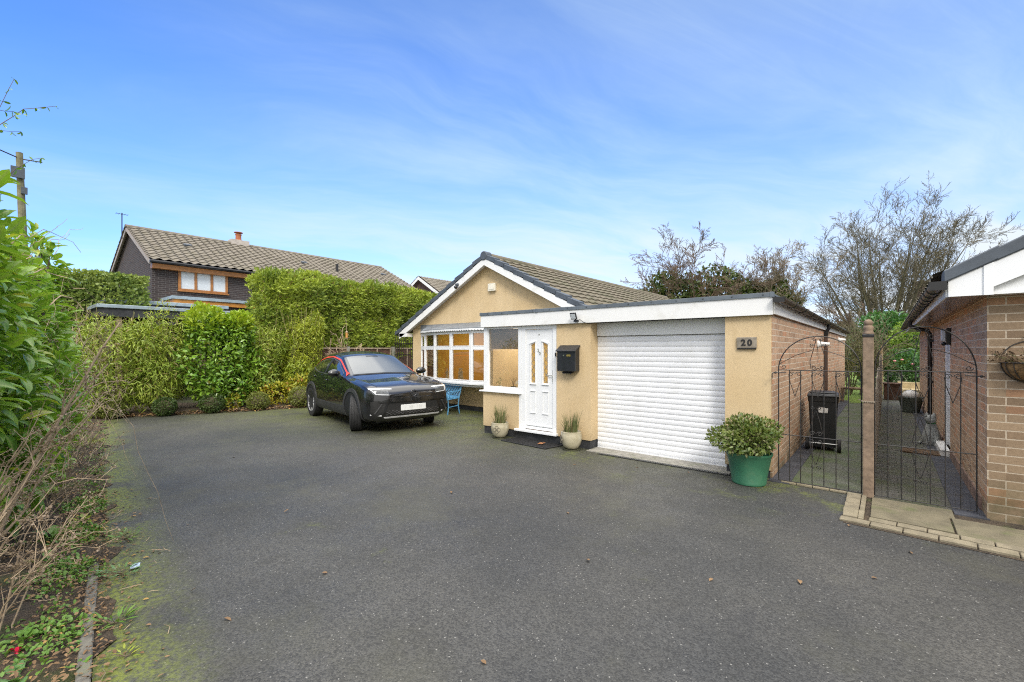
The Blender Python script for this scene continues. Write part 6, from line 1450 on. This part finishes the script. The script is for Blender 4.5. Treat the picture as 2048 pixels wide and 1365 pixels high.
# ---- dead flower stalks leaning over the drive
dry = leafmat('dead_flower_head', (.17, .12, .085), (.34, .26, .19), nscale=8)
def stalk_plant(label, base, specs, seed, heads=True):
    random.seed(seed); T = thing('dead_flower_stalks', label, 'dead plant', base); a = MB(); hp = []
    for (tip, r_, kids) in specs:
        b0 = Vector(base)+Vector((random.uniform(-.10, .10), random.uniform(-.06, .06), 0)); tip = Vector(tip); mid_ = b0.lerp(tip, .5)+Vector((random.uniform(-.05, .05), random.uniform(-.10, -.02), random.uniform(.02, .08)))
        pts = []
        for q in np.linspace(0, 1, 9): pts.append(b0*(1-q)**2+mid_*2*q*(1-q)+tip*q*q+Vector((random.gauss(0, .006), random.gauss(0, .006), random.gauss(0, .006))))
        a.tube(pts, list(np.linspace(r_, r_*.4, 9)), 6)
        for _ in range(kids):
            i = random.randint(3, 8); p = pts[i]; e = p+Vector((random.uniform(-.15, .16), random.uniform(-.06, .18), random.uniform(-.02, .22)))
            a.tube([p, p.lerp(e, .5)+Vector((0, 0, .02)), e], [r_*.4, r_*.3, r_*.15], 4); hp.append(e)
            for _ in range(2):
                e2 = e+Vector((random.uniform(-.06, .06), random.uniform(-.05, .07), random.uniform(-.02, .07))); a.tube([e, e2], [.0022, .0012], 3); hp.append(e2)
    a.build('stalks', M['twig'], T)
    if heads:
        Pq = np.array([tuple(h) for h in hp for _ in range(8)])+RNG.normal(size=(len(hp)*8, 3))*.011; s_ = RNG.uniform(.5, 1.3, len(Pq)); leafobj('seed_heads', [leaves(Pq, rv(len(Pq)), rv(len(Pq)), .014*s_, .010*s_, 'diamond')], dry, T)
    return T
stalk_plant('thick bundle of pale dead flower stalks leaning right across the laurel', (-3.95, -.12, 0), [((-4.20, .66, 1.74), .013, 9), ((-4.15, .60, 1.45), .011, 8), ((-4.25, .55, 1.30), .010, 7), ((-4.1, .50, 1.10), .010, 8), ((-4.0, .58, 1.24), .008, 6)], 5)
stalk_plant('brown dead flower stalks with seed heads at the left edge in front of the laurel', (-3.45, -.15, 0), [((-3.7, .18, 1.05), .007, 9), ((-3.55, .22, .92), .007, 9), ((-3.8, .25, 1.15), .006, 8), ((-3.6, .30, .80), .006, 9), ((-3.5, .12, .72), .006, 9), ((-3.9, .30, .95), .006, 9)], 6)
stalk_plant('low thicket of brown dead stems over the bare soil near the kerb', (-3.55, .10, 0), [((-3.3, .30, .55), .005, 10), ((-3.5, .38, .48), .005, 10), ((-3.75, .42, .60), .005, 10), ((-3.65, .25, .68), .005, 10)], 7)
stalk_plant('dead grassy stems in front of the laurel base further along the bed', (-5.0, .25, 0), [((-5.0, .60, .75), .005, 9), ((-4.8, .55, .60), .005, 9), ((-5.3, .72, .55), .005, 9), ((-5.5, .70, .80), .005, 9)], 8)
# ---- tangle of dead climbing stems
T = thing('dead_climber', 'wiry tangle of dead climbing stems hanging over the laurel and the back bed', 'climber', (-6.2, .5, 0)); a = MB(); random.seed(17)
def arc(p, q, sag, r_, wob=.03):
    p, q = Vector(p), Vector(q); pts = []
    for t_ in np.linspace(0, 1, 12): pts.append(p.lerp(q, t_)+Vector((random.gauss(0, wob), random.gauss(0, wob*.5), sag*4*t_*(1-t_)+random.gauss(0, wob*.6))))
    a.tube(pts, list(np.linspace(r_, r_*.35, 12)), 4)
    return pts
for k in range(170):
    x = random.uniform(-8.6, -4.6); y = edge_y(x)-.55+random.uniform(-.1, .45); p = (x, y, random.uniform(.2, 1.7)); q = (x+random.uniform(-.7, .7), y+random.uniform(-.05, .42), p[2]+random.uniform(-.4, .85)); q = (q[0], min(q[1], edge_y(q[0])+.30), min(q[2], 2.15)); arc(p, q, random.uniform(-.15, .25), random.uniform(.002, .0045))
for (p, q, s_, r_) in [((-6.4, .35, 1.9), (-7.3, .75, 2.9), .15, .005), ((-5.2, .1, 2.0), (-6.1, .45, 2.45), .12, .004), ((-4.6, .1, 2.0), (-5.6, .75, 1.95), .18, .005), ((-4.9, .55, 1.75), (-4.45, 1.05, .01), .10, .0032), ((-5.4, .5, 1.5), (-4.9, .9, .5), .1, .003), ((-5.2, .4, 1.9), (-6.2, .95, 1.5), .25, .006), ((-5.6, .3, 1.3), (-5.9, 1.0, .8), .12, .005), ((-4.2, .2, 2.1), (-5.0, .5, 2.55), .05, .003), ((-6.0, .2, 2.2), (-7.6, .9, 3.05), .1, .004), ((-4.0, -.05, 1.9), (-4.6, .5, 2.3), .2, .004)]: arc(p, q, s_, r_)
a.build('stems', M['twig'], T)
T = thing('leafy_spray', 'thin arching stems with sparse small leaves against the sky at the upper left edge', 'climber', (-3.6, -.2, 1.6)); a = MB(); lp_ = []
for (p, q, s_, r_) in [((-3.5, -.15, 2.2), (-3.75, .32, 2.98), .14, .003), ((-3.4, -.18, 2.3), (-3.5, .17, 2.80), .12, .003), ((-3.3, -.12, 2.2), (-3.45, .16, 2.68), .10, .003), ((-3.6, -.1, 2.1), (-3.7, .15, 3.05), .02, .003), ((-3.6, -.1, 2.0), (-3.75, .26, 2.66), .1, .003)]: lp_ += arc(p, q, s_, r_, .008)[4:]
a.build('stems', M['bark'], T)
Pq = np.array([tuple(v) for v in lp_ for _ in range(2)]); D = rv(len(Pq))*.7+np.array([0, .2, -.5]); s_ = RNG.uniform(.6, 1.2, len(Pq)); leafobj('leaves', [leaves(Pq, D, rv(len(Pq)), .036*s_, .013*s_, 'oval')], laur, T)
# ---- kerb
b = MB(); kp = [(-4.35, .588), (-3.55, .463), (-2.75, .342), (-1.95, .222)]
for p0, p1 in zip(kp[:-1], kp[1:]):
    p0, p1 = Vector((*p0, 0)), Vector((*p1, 0)); dr_ = (p1-p0).normalized(); sd = Vector((-dr_.y, dr_.x, 0)); b.prism([p0+dr_*.008, p1-dr_*.008, p1-dr_*.008-sd*.055, p0+dr_*.008-sd*.055], (0, 0, .030+random.uniform(-.006, .006)))
kc = pm('mossy_concrete_kerb', (.135, .125, .105), .92, var=.25, scale=14, bump=.6, bscale=120, dirt=(.085, .12, .015), dscale=3.5, damt=1.); struct(b, 'kerb', kc, bev=.005)
# ---- weeds and seedlings
wm = [leafmat('weed_leaf', (.08, .19, .03), (.19, .31, .06), nscale=6), leafmat('grey_green_weed_leaf', (.10, .21, .07), (.18, .31, .12), nscale=6), leafmat('yellow_weed_leaf', (.20, .27, .035), (.34, .36, .05), nscale=6)]
def weed(label, x, y, n, L, Wd, mi, upv=.5, r_=.03, shape='laurel'):
    z0_ = .05 if y < edge_y(x)-.1 else .012
    T = thing('weed', label, 'weed', (x, y, z0_)); an = RNG.uniform(0, 6.28, n); D = np.stack([np.cos(an), np.sin(an), RNG.uniform(.1, upv*2, n)], 1); P = np.stack([x+r_*np.cos(an)*RNG.random(n), y+r_*np.sin(an)*RNG.random(n), np.full(n, z0_)], 1); P += unit(D)*(RNG.random(n)*L*.5)[:, None]
    s_ = RNG.uniform(.55, 1.15, n); leafobj('leaves', [leaves(P, D, unit(np.tile([0, 0, 1.], (n, 1))+rv(n)*.25), L*s_, Wd*s_, shape)], wm[mi], T, smooth=True)
    a = MB()
    for k in range(0, n, 2): a.tube([(x, y, z0_-.01), tuple(P[k])], .0018, 4)
    a.build('stalks', M['bark'], T)
weed('broad grey green weed rosette on the dark soil at the lower left corner', -3.04, .14, 9, .10, .065, 1, .5)
weed('small light green weed beside the red petals near the lower left', -3.42, .16, 14, .06, .045, 0)
weed('fern leaved weed between the kerb end and the drive', -4.05, .66, 26, .09, .020, 1, .3, .06, 'frond')
weed('tufted weed on the drive side of the mossy kerb', -3.35, .52, 30, .08, .014, 0, .8, .05, 'lance')
weed('round leaved green weed under the dead stalks, left of the kerb', -4.55, .35, 12, .075, .06, 0)
weed('big leaved weed by the laurel base', -5.1, .42, 12, .10, .075, 0)
weed('yellow green seedling in front of the laurel base', -5.4, .62, 10, .075, .05, 2)
weed('spreading weed on the drive edge beyond the kerb end', -4.8, .80, 24, .075, .022, 0, .35, .07, 'frond')
weed('pale green weed cluster at the corner of the kerb and soil', -3.0, .33, 12, .045, .03, 0)
weed('straw coloured grass tuft at the corner of the drive below the laurel', -9.6, 1.15, 60, .20, .012, 2, .7, .08, 'lance')
weed('small yellow weed on the mossy strip of the drive', -2.95, .50, 16, .05, .012, 2, .4, .05, 'lance')
T = thing('red_petals', 'small bright red fallen flower on the soil at the lower left', 'flower', (-3.28, .14, .07)); P = np.tile([-3.28, .14, .075], (9, 1))+RNG.normal(size=(9, 3))*.006; D = rv(9)+np.array([0, 0, .4])
leafobj('petals', [leaves(P, D, rv(9), np.full(9, .024), np.full(9, .02), 'oval')], pm('red_petal', (.55, .01, .05), .5), T)
a = MB(); a.prism([(-4.13, .73, .014), (-4.07, .71, .014), (-4.05, .76, .02), (-4.11, .775, .02)], (0, 0, .008)); solo(a, 'litter_packet', pm('blue_white_packet', (.42, .50, .62), .3, var=.3, scale=40), 'crumpled pale blue packet on the drive edge beside the weeds', 'litter', (-4.09, .745, .014))
# ---- leaf litter
brown = leafmat('dead_leaf', (.10, .055, .025), (.27, .17, .085), (.33, .20, .06), nscale=5, dead=.1, rough=.7, trans=.05)
def litter(name, pts, L, Wd, mat=brown, kind='stuff'):
    P = np.array(pts); D = rv(len(P))*np.array([1, 1, .18]); N_ = unit(np.tile([0, 0, 1.], (len(P), 1))+rv(len(P))*.35); s_ = RNG.uniform(.5, 1.3, len(P)); o = leafobj(name, [leaves(P, D, N_, L*s_, Wd*s_, 'oval')], mat); setp(o, kind='stuff'); return o
pts = []
for k in range(2400):
    x = random.uniform(-6.5, -2.4) if k % 3 else random.uniform(-13, -6); e = edge_y(x); y = e-abs(random.gauss(0, .28))+.06; pts.append((x, y, .02+.05*min(1, max(0, (e-y)*6))+random.uniform(0, .02)))
for k in range(260):
    x = random.uniform(-6.5, -2.5); pts.append((x, edge_y(x)+abs(random.gauss(0, .14)), .008))
setp(litter('leaf_litter', pts, .030, .013), 'brown leaf litter and twigs covering the soil of the left bed', 'leaf litter')
pts = []
for k in range(1500):
    s_ = random.uniform(0, 5); kk = int(s_); f_ = s_-kk; x = far_edge[kk][0]*(1-f_)+far_edge[kk+1][0]*f_; y = far_edge[kk][1]*(1-f_)+far_edge[kk+1][1]*f_; pts.append((x-abs(random.gauss(0, .35))+.07, y, .012+random.uniform(0, .05)))
setp(litter('leaf_litter', pts, .075, .034), 'brown leaf litter along the foot of the back shrubs', 'leaf litter')
T = None
px = [(-2.93, .93), (-3.0, 1.55), (-1.70, 2.9), (-1.55, 1.62), (-.9, 3.2), (-2.3, 3.6), (-.45, 3.55), (-.08, 3.9), (-3.6, 3.3), (-5.6, 4.1), (-3.2, 5.2), (-2.5, 5.6), (-1.9, 5.75), (-.25, 4.95), (.15, 4.55), (-6.1, 6.4), (-4.4, 1.9), (-7.2, 2.4)]
for k, (x, y) in enumerate(px):
    D = rv(1)*np.array([[1, 1, .12]]); o = leafobj('fallen_leaf', [leaves(np.array([[x, y, .008]]), D, np.array([[.1, .1, 1.]]), np.array([random.uniform(.035, .06)]), np.array([random.uniform(.018, .03)]), 'oval')], brown, off=(x, y, 0)); o.location = (x, y, 0)
    setp(o, 'small dry brown fallen leaf lying on the tarmac drive', 'leaf', 'fallen leaves scattered over the drive')
o = leafobj('fallen_leaf', [leaves(np.array([[-4.33, 5.84, .028], [-4.28, 5.88, .03]]), np.array([[1, .2, .25], [.6, .9, .3]]), np.array([[0, -.3, 1.], [0, 0, 1.]]), np.array([.11, .08]), np.array([.06, .05]), 'oval')], leafmat('orange_leaf', (.36, .14, .05), (.42, .20, .08)), off=(-4.3, 5.86, 0)); o.location = (-4.3, 5.86, 0); setp(o, 'curled orange leaf lying on the black doormat', 'leaf')
# seedlings and moss cushions carpeting the soil
P = []
for k in range(10500):
    x = random.uniform(-6.5, -2.3) if k % 4 else random.uniform(-13, -6); e = edge_y(x); y = e-abs(random.gauss(0, .30))+.05
    if math.sin(x*7.3+1)+math.sin(y*11+x*2.1)+random.gauss(0, .5) > .45: P.append((x, y, .018+.05*min(1, max(0, (e-y)*6))))
P = np.array(P); s_ = RNG.uniform(.5, 1.4, len(P)); D = rv(len(P))+np.array([0, 0, .45])
o = leafobj('seedlings', [leaves(P, D, unit(np.tile([0, 0, 1.], (len(P), 1))+rv(len(P))*.4), .028*s_, .016*s_, 'oval')], wm[0]); setp(o, 'low green seedlings and moss carpeting the bare soil of the left bed', 'ground cover', kind='stuff')
# fine twigs on the tarmac by the bed
a = MB()
for k in range(46):
    x = random.uniform(-6, -2.5); y = edge_y(x)+abs(random.gauss(.02, .22)); an = random.uniform(0, 6.28); L = random.uniform(.04, .16); a.tube([(x, y, .008), (x+L*.5*math.cos(an), y+L*.5*math.sin(an), .016), (x+L*math.cos(an+.3), y+L*math.sin(an+.3), .008)], [.002, .0018, .001], 3)
o = a.build('twig_litter', M['twig'], None); setp(o, 'scattered dry twigs along the mossy edge of the drive', 'twigs', kind='stuff')
